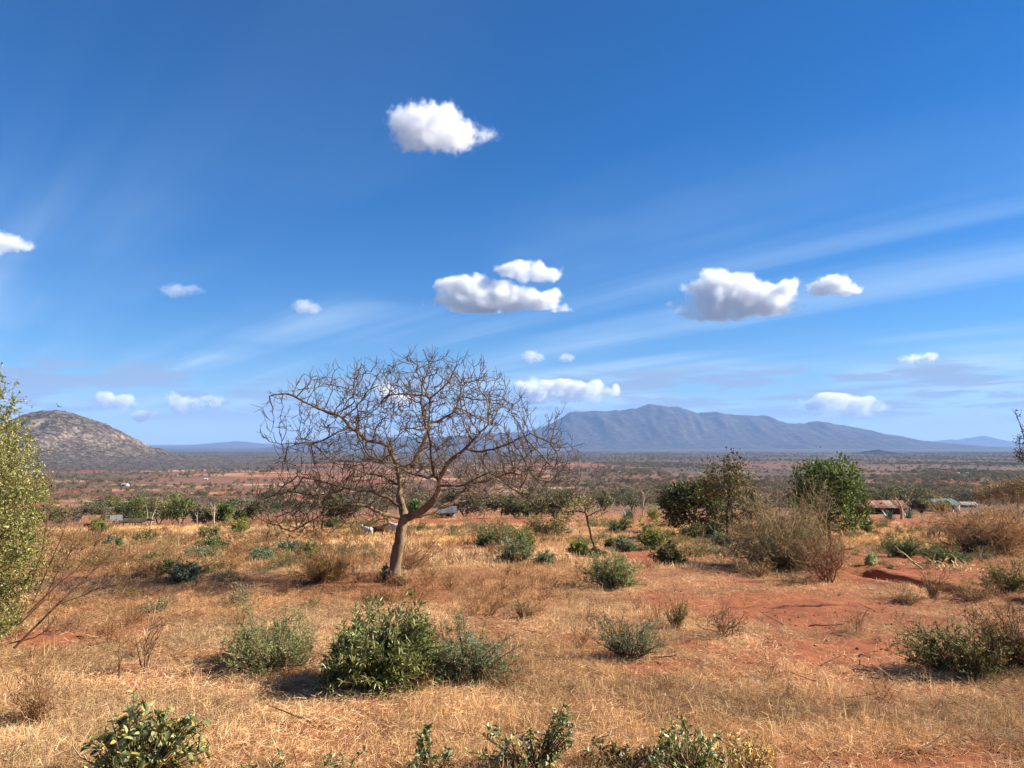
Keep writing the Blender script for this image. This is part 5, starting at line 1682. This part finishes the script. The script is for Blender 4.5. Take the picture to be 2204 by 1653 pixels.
# the tree at the edge of the picture, with small pale green leaves
def build_left_tree():
    r = np.random.default_rng(61)
    b, s = stand(-170, 1478)
    px = lambda x, y, dep=0.0: at(x, y, b[1] + dep) - b
    L3 = []
    for (lx, ly, rx, ry, dy) in [(-150, 1120, 235, 270, 0), (-75, 880, 105, 125, 0), (18, 1045, 78, 66, -0.1), (22, 1215, 88, 95, 0), (-25, 1320, 80, 66, -0.1), (-30, 960, 85, 80, 0.1), (-120, 1330, 150, 90, 0.1)]:
        c = px(lx, ly)
        L3.append((c[0], dy, c[2], rx * s, rx * s * 0.8, ry * s))
    A = crown_points(1500, L3, r)
    nodes = [np.array([0.05 * j * (j % 2), 0, -0.1 + 0.15 * j]) for j in range(9)]; par = [-1] + list(range(8))
    nd, pr = colonize(A, nodes, par, 9e9, 0.15, 0.10, 60, 0.05, r)
    R, kids = pipe_radii(pr, 0.004, 2.3)
    root = empty('pale_green_tree', b, 0, 'yellow-green small-leaved tree filling the edge of the picture', 'tree')
    mt, mf = MB(), MB()
    skin(mt, nd, R, chains(pr, R), D_('#6f5a44'), lambda x: 8 if x > 0.05 else 3, r)
    mt.build('trunk', 'bark', root, True)
    tips = np.where((kids == 0) | (R < 0.008))[0]
    i = np.repeat(tips, 14)
    q = np.concatenate([nd[np.repeat(tips, 2)], crown_points(6500, L3, r)])
    tw = grow(q, r.normal(size=q.shape) + np.array([0.25, -0.1, 0.1]), r.uniform(0.10, 0.26, len(q)), 5, 0.03, 0.25, r)
    V, Fq = tubes(tw, taper(len(tw), 5, 0.0032, 0.0016), 3)
    MB().add(V, Fq, D_('#7d6a4c')).build('branches', 'twig', root)
    j = np.repeat(np.arange(len(tw)), 9)
    p, tg = pick_on(tw[j], r.random(len(j)))
    ln = r.uniform(0.024, 0.046, len(j))
    leaves(mf, p, tg * 0.5 + r.normal(size=p.shape), ln, ln * 0.55, mixcol(len(j), ['#a6a45e', '#8a8c46', '#c0ba80', '#727a3c', '#98964e'], r, 0.22), r)
    fo = mf.build('crown', 'leaf', root); fo['kind'] = 'stuff'
    # long leafless lower branches sweeping out over the grass
    mb = MB()
    for pts, w0 in (([(30, 1395), (90, 1335), (125, 1300), (160, 1268), (195, 1235), (240, 1192)], 0.016), ([(20, 1385), (75, 1372), (108, 1352), (130, 1345), (152, 1340)], 0.010), ([(40, 1345), (92, 1295), (120, 1240), (150, 1190), (160, 1150)], 0.013),
                    ([(60, 1320), (120, 1262), (165, 1225), (205, 1178), (222, 1140)], 0.011), ([(70, 1300), (105, 1220), (135, 1150), (150, 1100)], 0.010), ([(125, 1300), (170, 1285), (215, 1265), (250, 1262)], 0.008), ([(60, 1280), (90, 1190), (105, 1100), (112, 1040)], 0.009)):
        P = np.array([px(x, y, -0.3 + 0.1 * k) for k, (x, y) in enumerate(pts)])[None]
        V, Fq = tubes(P, taper(1, len(pts), w0, 0.003), 5); mb.add(V, Fq, D_('#7a5a42'))
        n = 26
        q, tg = pick_on(np.repeat(P, n, 0), r.uniform(0.3, 1, n))
        t2 = grow(q, tg * 0.9 + r.normal(size=q.shape) * 0.5 + UP * 0.15, r.uniform(0.1, 0.45, n), 5, 0.05, 0.22, r)
        V, Fq = tubes(t2, taper(n, 5, 0.004, 0.0018), 3); mb.add(V, Fq, D_('#8b6a4e'))
        k4 = np.repeat(np.arange(n), 4)
        q, tg = pick_on(t2[k4], r.uniform(0.2, 1, len(k4)))
        t3 = grow(q, tg + r.normal(size=q.shape) * 0.6, r.uniform(0.05, 0.18, len(k4)), 3, 0.05, 0.2, r)
        V, Fq = tubes(t3, taper(len(k4), 3, 0.0024, 0.0014), 3); mb.add(V, Fq, D_('#96755a'))
    mb.build('lower_branches', 'twig', root)


build_left_tree()


def line_plant(name, label, cat, x, y, lines, w0, col, n_tw, tl, seed, leafn=0, lcols=('#5c5a38',), dep=0.0, lift=0.1, tr=1.0, lsz=0.03):
    """Plant whose main stems follow the given photograph lines at its own distance."""
    r = np.random.default_rng(seed)
    b, s = stand(x, y)
    root = empty(name, b, 0, label, cat)
    mb, mf = MB(), MB()
    for li, pts in enumerate(lines):
        P = np.array([at(px_, py_, b[1]) - b + np.array([0, r.normal(0, dep), 0]) for px_, py_ in pts])
        t = np.linspace(0, 1, len(P)); tt = np.linspace(0, 1, len(P) * 3)
        Q = np.stack([np.interp(tt, t, P[:, j]) for j in range(3)], 1)
        Q[1:-1] = Q[1:-1] * .5 + .25 * (Q[:-2] + Q[2:])
        ww = w0 * (1 if li == 0 else 0.6)
        V, Fq = tubes(Q[None], taper(1, len(Q), ww, ww * 0.25), 6); mb.add(V, Fq, D_(col) * r.uniform(0.9, 1.1))
        if n_tw:
            q, tg = pick_on(np.repeat(Q[None], n_tw, 0), r.uniform(0.3, 1, n_tw))
            t2 = grow(q, tg * 0.7 + r.normal(size=q.shape) * 0.6 + UP * lift, r.uniform(0.3, 1, n_tw) * tl, 4, lift * 0.5, 0.25, r)
            V, Fq = tubes(t2, taper(n_tw, 4, ww * 0.3, ww * 0.12), 3); mb.add(V, Fq, D_(col))
            if leafn:
                k = r.integers(0, n_tw, leafn)
                q, tg = pick_on(t2[k], r.random(leafn))
                ln = lsz * r.uniform(0.6, 1.3, leafn)
                leaves(mf, q, tg + r.normal(size=q.shape), ln, ln * 0.5, mixcol(leafn, list(lcols), r), r)
    mb.build('stems', 'twig', root, True)
    if leafn:
        mf.build('foliage', 'leaf', root)
    return root


line_plant('dead_tree', 'small white dead tree with a forked top against the plain', 'tree', 1383, 1112, [[(1383, 1112), (1383, 1090), (1387, 1072), (1380, 1058), (1374, 1050)], [(1387, 1072), (1392, 1062), (1394, 1056)], [(1384, 1085), (1394, 1084), (1404, 1088)], [(1383, 1078), (1374, 1076), (1368, 1080)]], 0.10, '#c9bda8', 7, 0.9, 701, dep=0.2)
line_plant('dead_tree', 'bleached arching dead branches behind the leaning tree', 'tree', 1288, 1122, [[(1284, 1122), (1286, 1112), (1300, 1105), (1312, 1094), (1322, 1080), (1326, 1074)], [(1300, 1105), (1318, 1096), (1332, 1098)], [(1280, 1122), (1281, 1100), (1284, 1086)], [(1308, 1122), (1308, 1110), (1304, 1103)]], 0.055, '#cdbba0', 5, 0.7, 702, dep=0.15)
line_plant('dead_tree', 'pale leaning dead trunk in front of the rusty shed', 'tree', 1941, 1118, [[(1942, 1118), (1941, 1100), (1938, 1088), (1930, 1074), (1922, 1064)], [(1939, 1090), (1950, 1080), (1958, 1068)], [(1940, 1096), (1928, 1086), (1914, 1080)]], 0.17, '#c4ab84', 9, 1.4, 703, dep=0.3)
line_plant('dead_tree', 'thin pale dead trunk in the red yard', 'tree', 461, 1136, [[(461, 1136), (461, 1115), (462, 1098), (460, 1086)], [(462, 1104), (468, 1096)], [(461, 1110), (455, 1102)]], 0.08, '#cfc0a4', 4, 0.8, 704, dep=0.1)
line_plant('dead_tree', 'short pale dead trunk beside the broad green village tree', 'tree', 424, 1133, [[(424, 1133), (424, 1118), (425, 1102)], [(424, 1112), (420, 1106)]], 0.11, '#b9ae98', 3, 0.6, 705, dep=0.1)
line_plant('dead_tree', 'white forked limbs standing up through the village trees', 'tree', 325, 1130, [[(325, 1130), (328, 1112), (334, 1096), (342, 1084)], [(318, 1130), (317, 1104), (315, 1084)]], 0.09, '#d3c7b0', 4, 0.9, 706, dep=0.2)
line_plant('tall_shoot', 'slender twig with small dark pods hanging into the edge of the picture', 'shoot', 2232, 1300, [[(2232, 1300), (2226, 1100), (2212, 1000), (2204, 950), (2196, 920), (2190, 898), (2186, 888)], [(2210, 992), (2200, 962), (2194, 934)], [(2215, 1010), (2200, 992), (2192, 986)], [(2214, 1000), (2203, 976), (2196, 975)]], 0.02, '#5c4c3e', 14, 0.22, 707, leafn=60, lcols=('#4c4030', '#6a5a40'), dep=0.05, lsz=0.05)
line_plant('leaning_stick', 'pale dry stick leaning out of a low green shrub', 'stick', 1985, 1226, [[(1988, 1226), (1965, 1208), (1945, 1192), (1930, 1182)], [(1965, 1208), (1990, 1216), (2006, 1224)]], 0.035, '#e0c8a0', 4, 0.3, 708, dep=0.05)
line_plant('fallen_branch', 'bent pale branch lying at the bottom of the picture', 'branch', 1260, 1640, [[(1250, 1640), (1268, 1612), (1290, 1594), (1310, 1580), (1345, 1572)], [(1310, 1580), (1322, 1560)]], 0.011, '#d8b888', 3, 0.15, 709, dep=0.03)

# ------------------------------------------------------------------ leafy plants along the bottom edge
BROADLEAF = ['#7d8650', '#666f40', '#9aa068', '#525a34', '#b0b278']


def front_plant(x, y, w, h, label, seed, shoots, per, ln, singles, cols=BROADLEAF, kind='oval', name='broadleaf_plant', crowns=None):
    b, s = stand(x, y)
    root = empty(name, b, 0, label, 'plant')
    cr = [(c[0] * s, c[1] * s, c[2] * s, c[3] * s, c[4] * s) for c in crowns] if crowns else None
    leafy_bush(root, seed, w * s, h * s, kind, cols, shoots, per, ln, singles, cr, lift=0.35)
    return root


front_plant(298, 1688, 235, 165, 'broad-leaved green plant with some yellow leaves at the bottom corner', 801, 190, 7, 0.075, 280, BROADLEAF + ['#c9a24a'], crowns=[(0, 0, 0, 230, 140), (-20, 0, 60, 110, 115), (75, 0, 55, 95, 110)])
front_plant(925, 1672, 150, 88, 'small green sprig at the bottom edge below the glossy bush', 802, 44, 6, 0.062, 130, crowns=[(0, 0, 0, 120, 60), (-15, 0, 45, 40, 70)])
front_plant(1145, 1675, 230, 125, 'trailing green creeper with a tall shoot at the bottom edge', 803, 130, 6, 0.058, 200, BROADLEAF + ['#7b6240', '#8a6a48'], crowns=[(-30, 0, 0, 190, 100), (66, 0, 55, 60, 110)])
front_plant(1478, 1674, 210, 100, 'green and yellowing creeper at the bottom edge beside dead leaves', 804, 130, 7, 0.055, 200, BROADLEAF + ['#b39a50'])
front_plant(1600, 1664, 180, 66, 'clump of dead yellow-straw leaves at the bottom edge', 805, 120, 8, 0.065, 200, ['#d8b46a', '#c79a54', '#e4cc92', '#a87c48'], 'lance', 'dead_leaf_clump')
front_plant(565, 1668, 120, 42, 'few low green leaves at the bottom edge beside the broad-leaved plant', 806, 26, 5, 0.05, 60)
front_plant(740, 1666, 120, 42, 'thin scatter of green leaves at the bottom edge under the glossy bush', 807, 20, 5, 0.05, 50)
front_plant(1335, 1672, 160, 70, 'brown withered creeper at the bottom edge between two green ones', 808, 80, 6, 0.05, 120, ['#7d5f40', '#94744e', '#5f4630', '#8a8450'])


# heap of pale dead leaves behind the gully
def build_leaf_heap():
    r = np.random.default_rng(5)
    b, s = stand(2052, 1228)
    n = 150
    P = np.column_stack([r.normal(0, 20 * s, n), r.normal(0, 0.5, n), np.abs(r.normal(0.08, 0.08, n))])
    mb = MB()
    leaves(mb, P, r.normal(size=(n, 3)) + np.array([0, 0, 0.3]), r.uniform(0.08, 0.22, n), r.uniform(0.03, 0.06, n), mixcol(n, ['#efd9ac', '#e2c690', '#d2b07a'], r), r)
    root = empty('leaf_heap', b, 0, 'heap of pale dry leaves on the soil by the flat dark shrub', 'leaf heap')
    o = mb.build('leaves', 'dry', root); o['kind'] = 'stuff'
    t = grow(P[:14] + np.array([0, 0, 0.02]), r.normal(size=(14, 3)) + np.array([0, 0, 0.4]), r.uniform(0.3, 0.7, 14), 4, 0, 0.2, r)
    V, Fq = tubes(t, taper(14, 4, 0.012, 0.004), 4)
    MB().add(V, Fq, D_('#e0caa0')).build('sticks', 'twig', root)


build_leaf_heap()


def agave(x, y, w, h, label, seed, n=46):
    r = np.random.default_rng(seed)
    b, s = stand(x, y)
    root = empty('agave', b, 0, label, 'agave')
    a = np.arange(n) * 2.399; el = np.radians(np.linspace(80, 12, n))
    for k in range(n):
        d = np.array([math.cos(a[k]) * math.cos(el[k]), math.sin(a[k]) * math.cos(el[k]), math.sin(el[k])])
        L = (w * s * 0.5 * math.cos(el[k]) + h * s * math.sin(el[k])) * r.uniform(0.85, 1.05)
        sd = np.array([-math.sin(a[k]), math.cos(a[k]), 0]); nm = np.cross(d, sd)
        t = np.array([0, 0.35, 0.7, 1.0]); wd = np.array([0.05, 0.06, 0.04, 0.002]) * L
        c = d[None] * (t * L)[:, None] - UP[None] * (t ** 2 * L * 0.08)[:, None] + d * 0.03
        V = np.concatenate([c + sd * wd[:, None] - nm * wd[:, None] * 0.5, c, c - sd * wd[:, None] - nm * wd[:, None] * 0.5])
        Fq = [(i, i + 1, 4 + i + 1, 4 + i) for i in range(3)] + [(4 + i, 4 + i + 1, 8 + i + 1, 8 + i) for i in range(3)]
        MB().add(V, Fq, D_(['#6b7f7c', '#5a6f6a', '#86968e'][k % 3])).build('leaf', 'glossy_leaf', root, True)
    return root


agave(1352, 1122, 40, 24, 'blue-green spiky agave at the back of the golden grass', 51)
agave(1914, 1118, 28, 22, 'dark spiky agave on the shaded side of the pale dead trunk', 52, 36)
agave(1956, 1116, 26, 20, 'dark spiky agave on the sunny side of the pale dead trunk', 53, 36)
# ------------------------------------------------------------------ buildings
def roof_sheets(root, name, W, Dp, z_eave, z_ridge, cols, rz=0, n=8, over=0.25, style='gable', seed=0):
    """Corrugated sheets laid side by side on each slope, every sheet its own piece."""
    r = np.random.default_rng(seed)
    ro = link('roof', None, root)
    slopes = [(-1, 0), (1, 0)] if style == 'gable' else [(0, 1)]
    wd = (W + 2 * over) / n
    for sgn, mono in slopes:
        for k in range(n):
            x0 = -W / 2 - over + k * wd
            m = 9
            xs = np.linspace(x0, x0 + wd * 1.02, m)
            rip = 0.018 * np.where(np.arange(m) % 2 == 0, 1, -1) + 0.004 * (k % 2) + r.uniform(0, 0.02)
            if mono:
                y0, y1, z0, z1 = -Dp / 2 - over, Dp / 2 + over, z_eave, z_ridge
            else:
                slope = (z_ridge - z_eave) / (Dp / 2)
                y0, y1, z0, z1 = sgn * (Dp / 2 + over), 0.0, z_eave - slope * over, z_ridge
            ex = r.uniform(-0.06, 0.10)
            top = np.column_stack([xs, np.full(m, y1), z1 + rip]); bot = np.column_stack([xs, np.full(m, y0 + (np.sign(y0) * ex)), z0 + rip])
            V = np.concatenate([bot, top, bot - UP * 0.02, top - UP * 0.02])
            F = [(i, i + 1, m + i + 1, m + i) for i in range(m - 1)] + [(2 * m + i + 1, 2 * m + i, 3 * m + i, 3 * m + i + 1) for i in range(m - 1)] + [(i, 2 * m + i, 2 * m + i + 1, i + 1) for i in range(m - 1)]
            MB().add(V, F, D_(cols[r.integers(0, len(cols))]) * r.uniform(0.85, 1.12)).build('roof_sheet', 'metal', ro)
    return ro


def house(x, y, w, eave, ridge, label, wallc, roofc, seed, rz=0.0, depth=None, openings=(), n=8, name='house', style='gable', walls=True, posts=()):
    """x, y: photograph pixel of the middle of its front foot; w, eave, ridge in pixels. openings: (kind, centre, width, bottom, top) in shares of the front."""
    b, s = stand(x, y)
    W, He, Hr = w * s, eave * s, ridge * s
    Dp = depth or W * 0.6
    root = empty(name, b + np.array([0, Dp / 2, -0.15]), rz, label, 'house' if name == 'house' else name.split('_')[-1])
    if walls:
        # front wall built round its openings, so that doors and windows are real holes
        cuts = sorted(set([-W / 2, W / 2] + [v for (k_, c, ww, z0, z1) in openings for v in (c * W / 2 - ww * W / 2, c * W / 2 + ww * W / 2)]))
        mb = MB(); th = 0.18
        for a_, b_ in zip(cuts[:-1], cuts[1:]):
            mid = (a_ + b_) / 2
            op = [o for o in openings if abs(mid - o[1] * W / 2) < o[2] * W / 2]
            spans = [(0, He)]
            if op:
                spans = [(0, op[0][3] * He), (op[0][4] * He, He)]
            for z0, z1 in spans:
                if z1 - z0 > 0.02:
                    V, F = box_arrays((mid, -Dp / 2 + th / 2, (z0 + z1) / 2), (b_ - a_, th, z1 - z0)); mb.add(V, F, D_(wallc))
        V, F = box_arrays((0, Dp / 2 - th / 2, He / 2), (W, th, He)); mb.add(V, F, D_(wallc))
        for sx in (-1, 1):
            V, F = box_arrays((sx * (W / 2 - th / 2), 0, He / 2), (th, Dp - 2 * th, He)); mb.add(V, F, D_(wallc))
            if style == 'gable':
                xg = sx * (W / 2 - th / 2)
                V = np.array([(xg + dx, yy, zz) for dx in (-th / 2, th / 2) for (yy, zz) in ((-Dp / 2 + th, He), (Dp / 2 - th, He), (0, Hr - 0.08))])
                mb.add(V, [(0, 1, 2), (3, 5, 4)], D_(wallc)); mb.add(V, [(0, 2, 5, 3), (2, 1, 4, 5), (1, 0, 3, 4)], D_(wallc))
        mb.build('wall', 'wall', root)
        for (k_, c, ww, z0, z1) in openings:
            V, F = box_arrays((c * W / 2, -Dp / 2 + th * 0.75, (z0 + z1) / 2 * He), (ww * W, 0.05, (z1 - z0) * He))
            q = MB().add(V, F, D_('#3b3028' if k_ == 'door' else '#2c3034')).build(k_, 'wood', root)
            if k_ == 'window':
                fr = MB()
                for dz in (z0, z1):
                    V, F = box_arrays((c * W / 2, -Dp / 2 - 0.03, dz * He), (ww * W + 0.1, 0.08, 0.06)); fr.add(V, F, D_('#b8aa94'))
                fr.build('frame', 'wood', q)
    for (c, dpt, top) in posts:
        V, F = tubes(np.array([[[c * W / 2, dpt * Dp / 2, -0.1], [c * W / 2 + 0.03, dpt * Dp / 2, top * He * 0.5], [c * W / 2, dpt * Dp / 2, top * He]]]), np.full((1, 3), 0.06), 6)
        MB().add(V, F, D_('#8a735a')).build('post', 'wood', root)
    roof_sheets(root, name, W, Dp, He, Hr, roofc, 0, n, 0.25, style, seed)
    return root


RUST = ['#a8765a', '#8a5a44', '#b98a6c', '#7b5040', '#c39a7e']
house(185, 1140, 22, 19, 30, 'small mud hut with a rusty tin roof at the left of the village', '#8f5f44', RUST, 1, 0.25, 1.7, [('door', 0.1, 0.35, 0.0, 0.85)], 4, 'small_hut')
house(244, 1136, 16, 18, 27, 'open shelter with a tilted white sheet roof beside the green village tree', '#8a7458', ['#989896', '#8c8e90'], 2, 0.5, 1.4, (), 2, 'open_shelter', 'mono', False, [(-0.8, -0.8, 1), (0.8, -0.8, 1), (-0.8, 0.8, 1.4), (0.8, 0.8, 1.4)])
house(285, 1136, 46, 14, 20, 'low dark brush-roofed shelter beside the white sheet roof', '#6a5240', ['#6a6148', '#78704f', '#5c5440'], 3, -0.1, 2.2, (), 5, 'low_shelter', 'gable', False, [(-0.9, -0.9, 1), (-0.3, -0.9, 1), (0.3, -0.9, 1), (0.9, -0.9, 1), (-0.9, 0.9, 1), (0.9, 0.9, 1)])
house(950, 1116, 52, 15, 25, 'silver-roofed house with a dark doorway, seen beneath the fork of the bare tree', '#b98f78', ['#74767a', '#808286', '#686a6e'], 4, 0.12, 3.0, [('door', -0.25, 0.13, 0.0, 0.8), ('window', 0.4, 0.12, 0.4, 0.8)], 7)
house(1900, 1108, 108, 17, 29, 'long low shed with rust-streaked tin roof behind the orange field', '#6b4636', ['#b07c60', '#c99a7c', '#8a5a46', '#d9b498', '#9a6a54'], 5, -0.08, 4.5, [('door', -0.55, 0.08, 0.0, 0.9), ('door', 0.35, 0.09, 0.0, 0.9), ('window', -0.1, 0.07, 0.35, 0.8)], 13, 'long_shed')
house(2040, 1101, 50, 18, 28, 'white-walled house with a teal roof among grey trees', '#d9d0c0', ['#74928c', '#7f9c96', '#6a867f'], 6, 0.1, 5.0, [('window', 0.35, 0.1, 0.4, 0.85), ('door', -0.1, 0.08, 0.0, 0.85)], 10)
house(2090, 1092, 30, 8, 13, 'low building with a pale flat tin roof beside the teal-roofed house', '#a89880', ['#cfcabc', '#c2bdb0'], 7, -0.05, 3.0, [('door', 0.0, 0.12, 0.0, 0.9)], 5)
FARH = [(265, 1048, 17, 4, 7, 'largest far white building on the red fields'), (250, 1041, 8, 3, 5, 'small pale roof just behind the largest far white building'), (240, 1003, 7, 3, 5, 'tiny far house at the foot of the hill, nearer the hilltop'),
        (262, 1003, 7, 3, 5, 'tiny far house with a pinkish wall at the foot of the hill'), (378, 1024, 8, 2.5, 4, 'tiny far white house in the middle of the red fields'), (443, 1032, 7, 2.5, 4, 'tiny far white roof beside a dark round tree'),
        (1333, 1021, 7, 2.5, 4, 'tiny white house far out on the plain in front of the mountain'), (1506, 1022, 5, 2.5, 4, 'tiny white house half hidden by the tallest tree'), (2063, 1024, 7, 3, 4.5, 'small far white house over the teal roof'),
        (2083, 1023, 6, 2.5, 4, 'far pale hut just beyond the small white house'), (2060, 1043, 6, 3, 5, 'far white house at the end of a pale wall'), (2045, 1034, 8, 2.5, 4, 'dark far roof in the grey scrub')]
for k, (x, y, w, e, rg, lab) in enumerate(FARH):
    house(x, y, w, e, rg, lab, ['#e0d8cc', '#d8b8a4', '#e6e2da'][k % 3], [['#dcd8d2', '#cfcac4'], ['#c8c4be'], ['#e6e4e0']][k % 3] if k != 11 else ['#5a4c44'], 30 + k, 0.2 * (k % 3 - 1), None, [('door', 0.0, 0.15, 0.0, 0.85)], 2)

# long pale wall far off on the plain
b, s = stand(2082, 1044)
V, F = box_arrays((0, 0, 0.9), (30 * s, 0.6, 2.4)); mbw = MB().add(V, F, D_('#e0cfa8'))
V, F = box_arrays((0, 0, 2.2), (30.5 * s, 0.9, 0.2)); mbw.add(V, F, D_('#cdb88c'))
for kx in (-1, 0, 1):
    V, F = box_arrays((kx * 14 * s, 0, 1.2), (1.0, 1.0, 3.0)); mbw.add(V, F, D_('#d4c094'))
o = mbw.build('boundary_wall', 'wall'); o.location = tuple(b); tag(o, 'long pale wall far off in the grey scrub', 'wall')

# short crooked stakes
for k, (x, y, h, kink, lab) in enumerate([(1988, 1153, 7, 0.3, 'outermost short stake on the open side of the row'), (1997, 1155, 8, -0.2, 'short curved stake, second of the row by the thorn thicket'), (1997 + 4, 1154, 11, 0.0, 'tallest stake of the row, with a short cross-piece'),
                                          (2011, 1155, 10, 0.25, 'hooked thin stake in the middle of the row'), (2022, 1155, 9, -0.35, 'thick stake leaning against the row'), (2034, 1152, 10, 0.5, 'stake slanting into the thorn thicket')]):
    b, s = stand(x, y)
    H = h * s * 1.3
    P = np.array([[[0, 0, -0.1], [kink * H * 0.15, 0, H * 0.5], [-kink * H * 0.35, 0.02, H], [-kink * H * 0.5 - (0.12 if k in (2, 3) else 0.01), 0.02, H * (0.99 if k in (2, 3) else 1.03)]]])
    V, F = tubes(P, np.array([[0.05, 0.045, 0.04, 0.03]]), 6)
    mb = MB().add(V, F, D_('#4a3226'))
    o = mb.build('wooden_stake', 'wood'); o.location = tuple(b); tag(o, lab, 'stake', 'row of short stakes')


# ------------------------------------------------------------------ animals
def goat(x, y, length, label, col, facing=-1, lying=False, seed=0, patch=None, tilt=0.0):
    """Goat as one continuous skin: trunk, neck, head, four jointed legs, ears, tail."""
    b, s = stand(x, y)
    k = length * s / 1.0
    dz = -0.18 if lying else 0.0
    pts, rad, edges = [], [], []

    def add(p, r_, to=None):
        pts.append(p); rad.append(r_)
        if to is not None:
            edges.append((to, len(pts) - 1))
        return len(pts) - 1
    pel = add((0.0, 0, 0.60), 0.15)
    mid = add((0.28, 0, 0.57), 0.175, pel)
    che = add((0.56, 0, 0.58), 0.17, mid)
    nk = add((0.72, 0, 0.74), 0.085, che)
    hd = add((0.82, 0, 0.88), 0.075, nk)
    mz = add((0.95, 0, 0.82), 0.045, hd)
    add((1.0, 0, 0.79), 0.03, mz)
    tl = add((-0.14, 0, 0.68), 0.03, pel)
    add((-0.19, 0, 0.62), 0.02, tl)
    for sy in (-1, 1):
        e = add((0.79, sy * 0.09, 0.90), 0.022, hd)
        add((0.77, sy * 0.16, 0.85), 0.016, e)
        kn = add((0.03, sy * 0.09, 0.40), 0.075, pel); hk = add((-0.07, sy * 0.09, 0.23), 0.036, kn); add((-0.05, sy * 0.09, 0.03), 0.026, hk)
        el = add((0.58, sy * 0.08, 0.38), 0.06, che); wr = add((0.57, sy * 0.08, 0.21), 0.033, el); add((0.57, sy * 0.08, 0.03), 0.025, wr)
    me = bpy.data.meshes.new('goat')
    me.from_pydata([(p[0] * k, p[1] * k, p[2] * k) for p in pts], edges, [])
    o = link('goat', me)
    sm = o.modifiers.new('skin', 'SKIN'); sm.use_smooth_shade = True
    for v, r_ in zip(me.skin_vertices[0].data, rad):
        v.radius = (r_ * k, r_ * k)
    me.skin_vertices[0].data[0].use_root = True
    o.modifiers.new('sub', 'SUBSURF').levels = 1
    dg = bpy.context.evaluated_depsgraph_get()
    m2 = bpy.data.meshes.new_from_object(o.evaluated_get(dg))
    o.modifiers.clear(); o.data = m2; m2.name = 'goat'
    co = np.zeros(len(m2.vertices) * 3, np.float32); m2.vertices.foreach_get('co', co); co = co.reshape(-1, 3)
    C = np.repeat(D_(col)[None], len(co), 0)
    if patch:
        C[(co[:, 0] < 0.30 * k) & (co[:, 2] > 0.3 * k)] = D_(patch)
    a = m2.attributes.new('col', 'FLOAT_COLOR', 'POINT'); a.data.foreach_set('color', np.concatenate([C, np.ones((len(C), 1))], 1).astype(np.float32).ravel())
    m2.materials.clear(); m2.materials.append(M['hide'])
    o.location = tuple(b + np.array([0, 0, dz * k])); o.rotation_euler = (0, 0, math.pi + tilt if facing < 0 else tilt)
    tag(o, label, 'goat', 'goats grazing behind the bare tree')


goat(800, 1154, 26, 'white goat facing away from the trunk, first of the goats in the grass', '#efe6d4', -1)
goat(806, 1157, 30, 'dark brown goat grazing between the two white goats', '#5c3c2c', 1, tilt=0.2)
goat(862, 1152, 32, 'white goat half hidden by the trunk of the bare tree', '#f2ead8', -1, tilt=-0.2)


def bird():
    p = at(125, 875, 60)
    mb = MB()
    t = np.linspace(0, 1, 7)
    ax = np.column_stack([(t - 0.5) * 0.34, np.zeros(7), 0.03 * np.sin(t * 3.1)])
    V, F = tubes(ax[None], np.array([[0.004, 0.03, 0.045, 0.05, 0.04, 0.028, 0.006]]), 8); mb.add(V, F, D_('#1d1a18'))
    for sy, up in ((-1, 0.10), (1, 0.26)):
        w = np.array([(-0.02, 0, 0.02), (0.08, 0, 0.02), (0.06, sy * 0.18, up * 0.7), (-0.05, sy * 0.18, up * 0.7), (0.0, sy * 0.36, up)])
        w2 = w - np.array([0, 0, 0.012])
        mb.add(np.concatenate([w, w2]), [(0, 1, 2, 3), (8, 7, 6, 5)], D_('#1d1a18'))
        mb.add(np.concatenate([w, w2]), [(3, 2, 4), (9, 7, 8), (1, 6, 2), (0, 3, 8)], D_('#1d1a18'))
    w = np.array([(-0.15, -0.01, 0), (-0.15, 0.01, 0), (-0.27, 0.05, 0), (-0.27, -0.05, 0)]); w2 = w - np.array([0, 0, 0.01])
    mb.add(np.concatenate([w, w2]), [(0, 1, 2, 3), (7, 6, 5, 4)], D_('#1d1a18'))
    o = mb.build('bird', 'hide', None, True); o.location = tuple(p); o.rotation_euler = (0.3, -0.2, 2.4)
    tag(o, 'small dark bird flying above the rocky hill', 'bird')


bird()


# ------------------------------------------------------------------ scrub trees one can still tell apart, on the slope below the village
def build_scrub_trees():
    r = np.random.default_rng(77)
    done = 0
    M['near_scrub'] = mat_attr('near_scrub', 0.75, 0.15, 0.2)
    me = [blob_tree(820 + k, [2.6, 3.2, 4.0, 2.4, 3.4, 2.2][k % 6], [3.6, 4.2, 4.6, 3.2, 5.0, 3.0][k % 6], SCRUB_COLS[k % 5], n=420, leaf=0.085).mesh('scrub_tree', 'near_scrub') for k in range(12)]
    tone = ['olive-grey', 'brown-grey', 'green', 'khaki', 'pale grey']
    while done < 290:
        Y = math.sqrt(r.uniform(125 ** 2, 330 ** 2)); X = Y * r.uniform(-0.69, 0.69)
        if fbm(np.array([X * 0.02]), np.array([Y * 0.02]), 3)[0] < (0.52 if X < -0.05 * Y else 0.42):
            continue
        kk = int(r.integers(0, 12))
        o = link('scrub_tree', me[kk])
        sc_ = r.uniform(0.5, 1.15)
        o.location = (X, Y, float(ground_z(X, Y)) - 0.05); o.rotation_euler = (0, 0, r.uniform(0, 6.28)); o.scale = (sc_, sc_, sc_ * r.uniform(0.8, 1.1))
        zone = 'behind the village row' if X < -0.33 * Y else ('behind the bare tree' if X < 0.05 * Y else ('behind the dark and airy trees' if X < 0.42 * Y else 'beyond the shed and teal-roofed house'))
        tag(o, 'small %s scrub tree dotting the slope %s' % (tone[kk % 5], zone), 'scrub tree', '%s scrub trees %s' % (tone[kk % 5], zone))
        done += 1


build_scrub_trees()
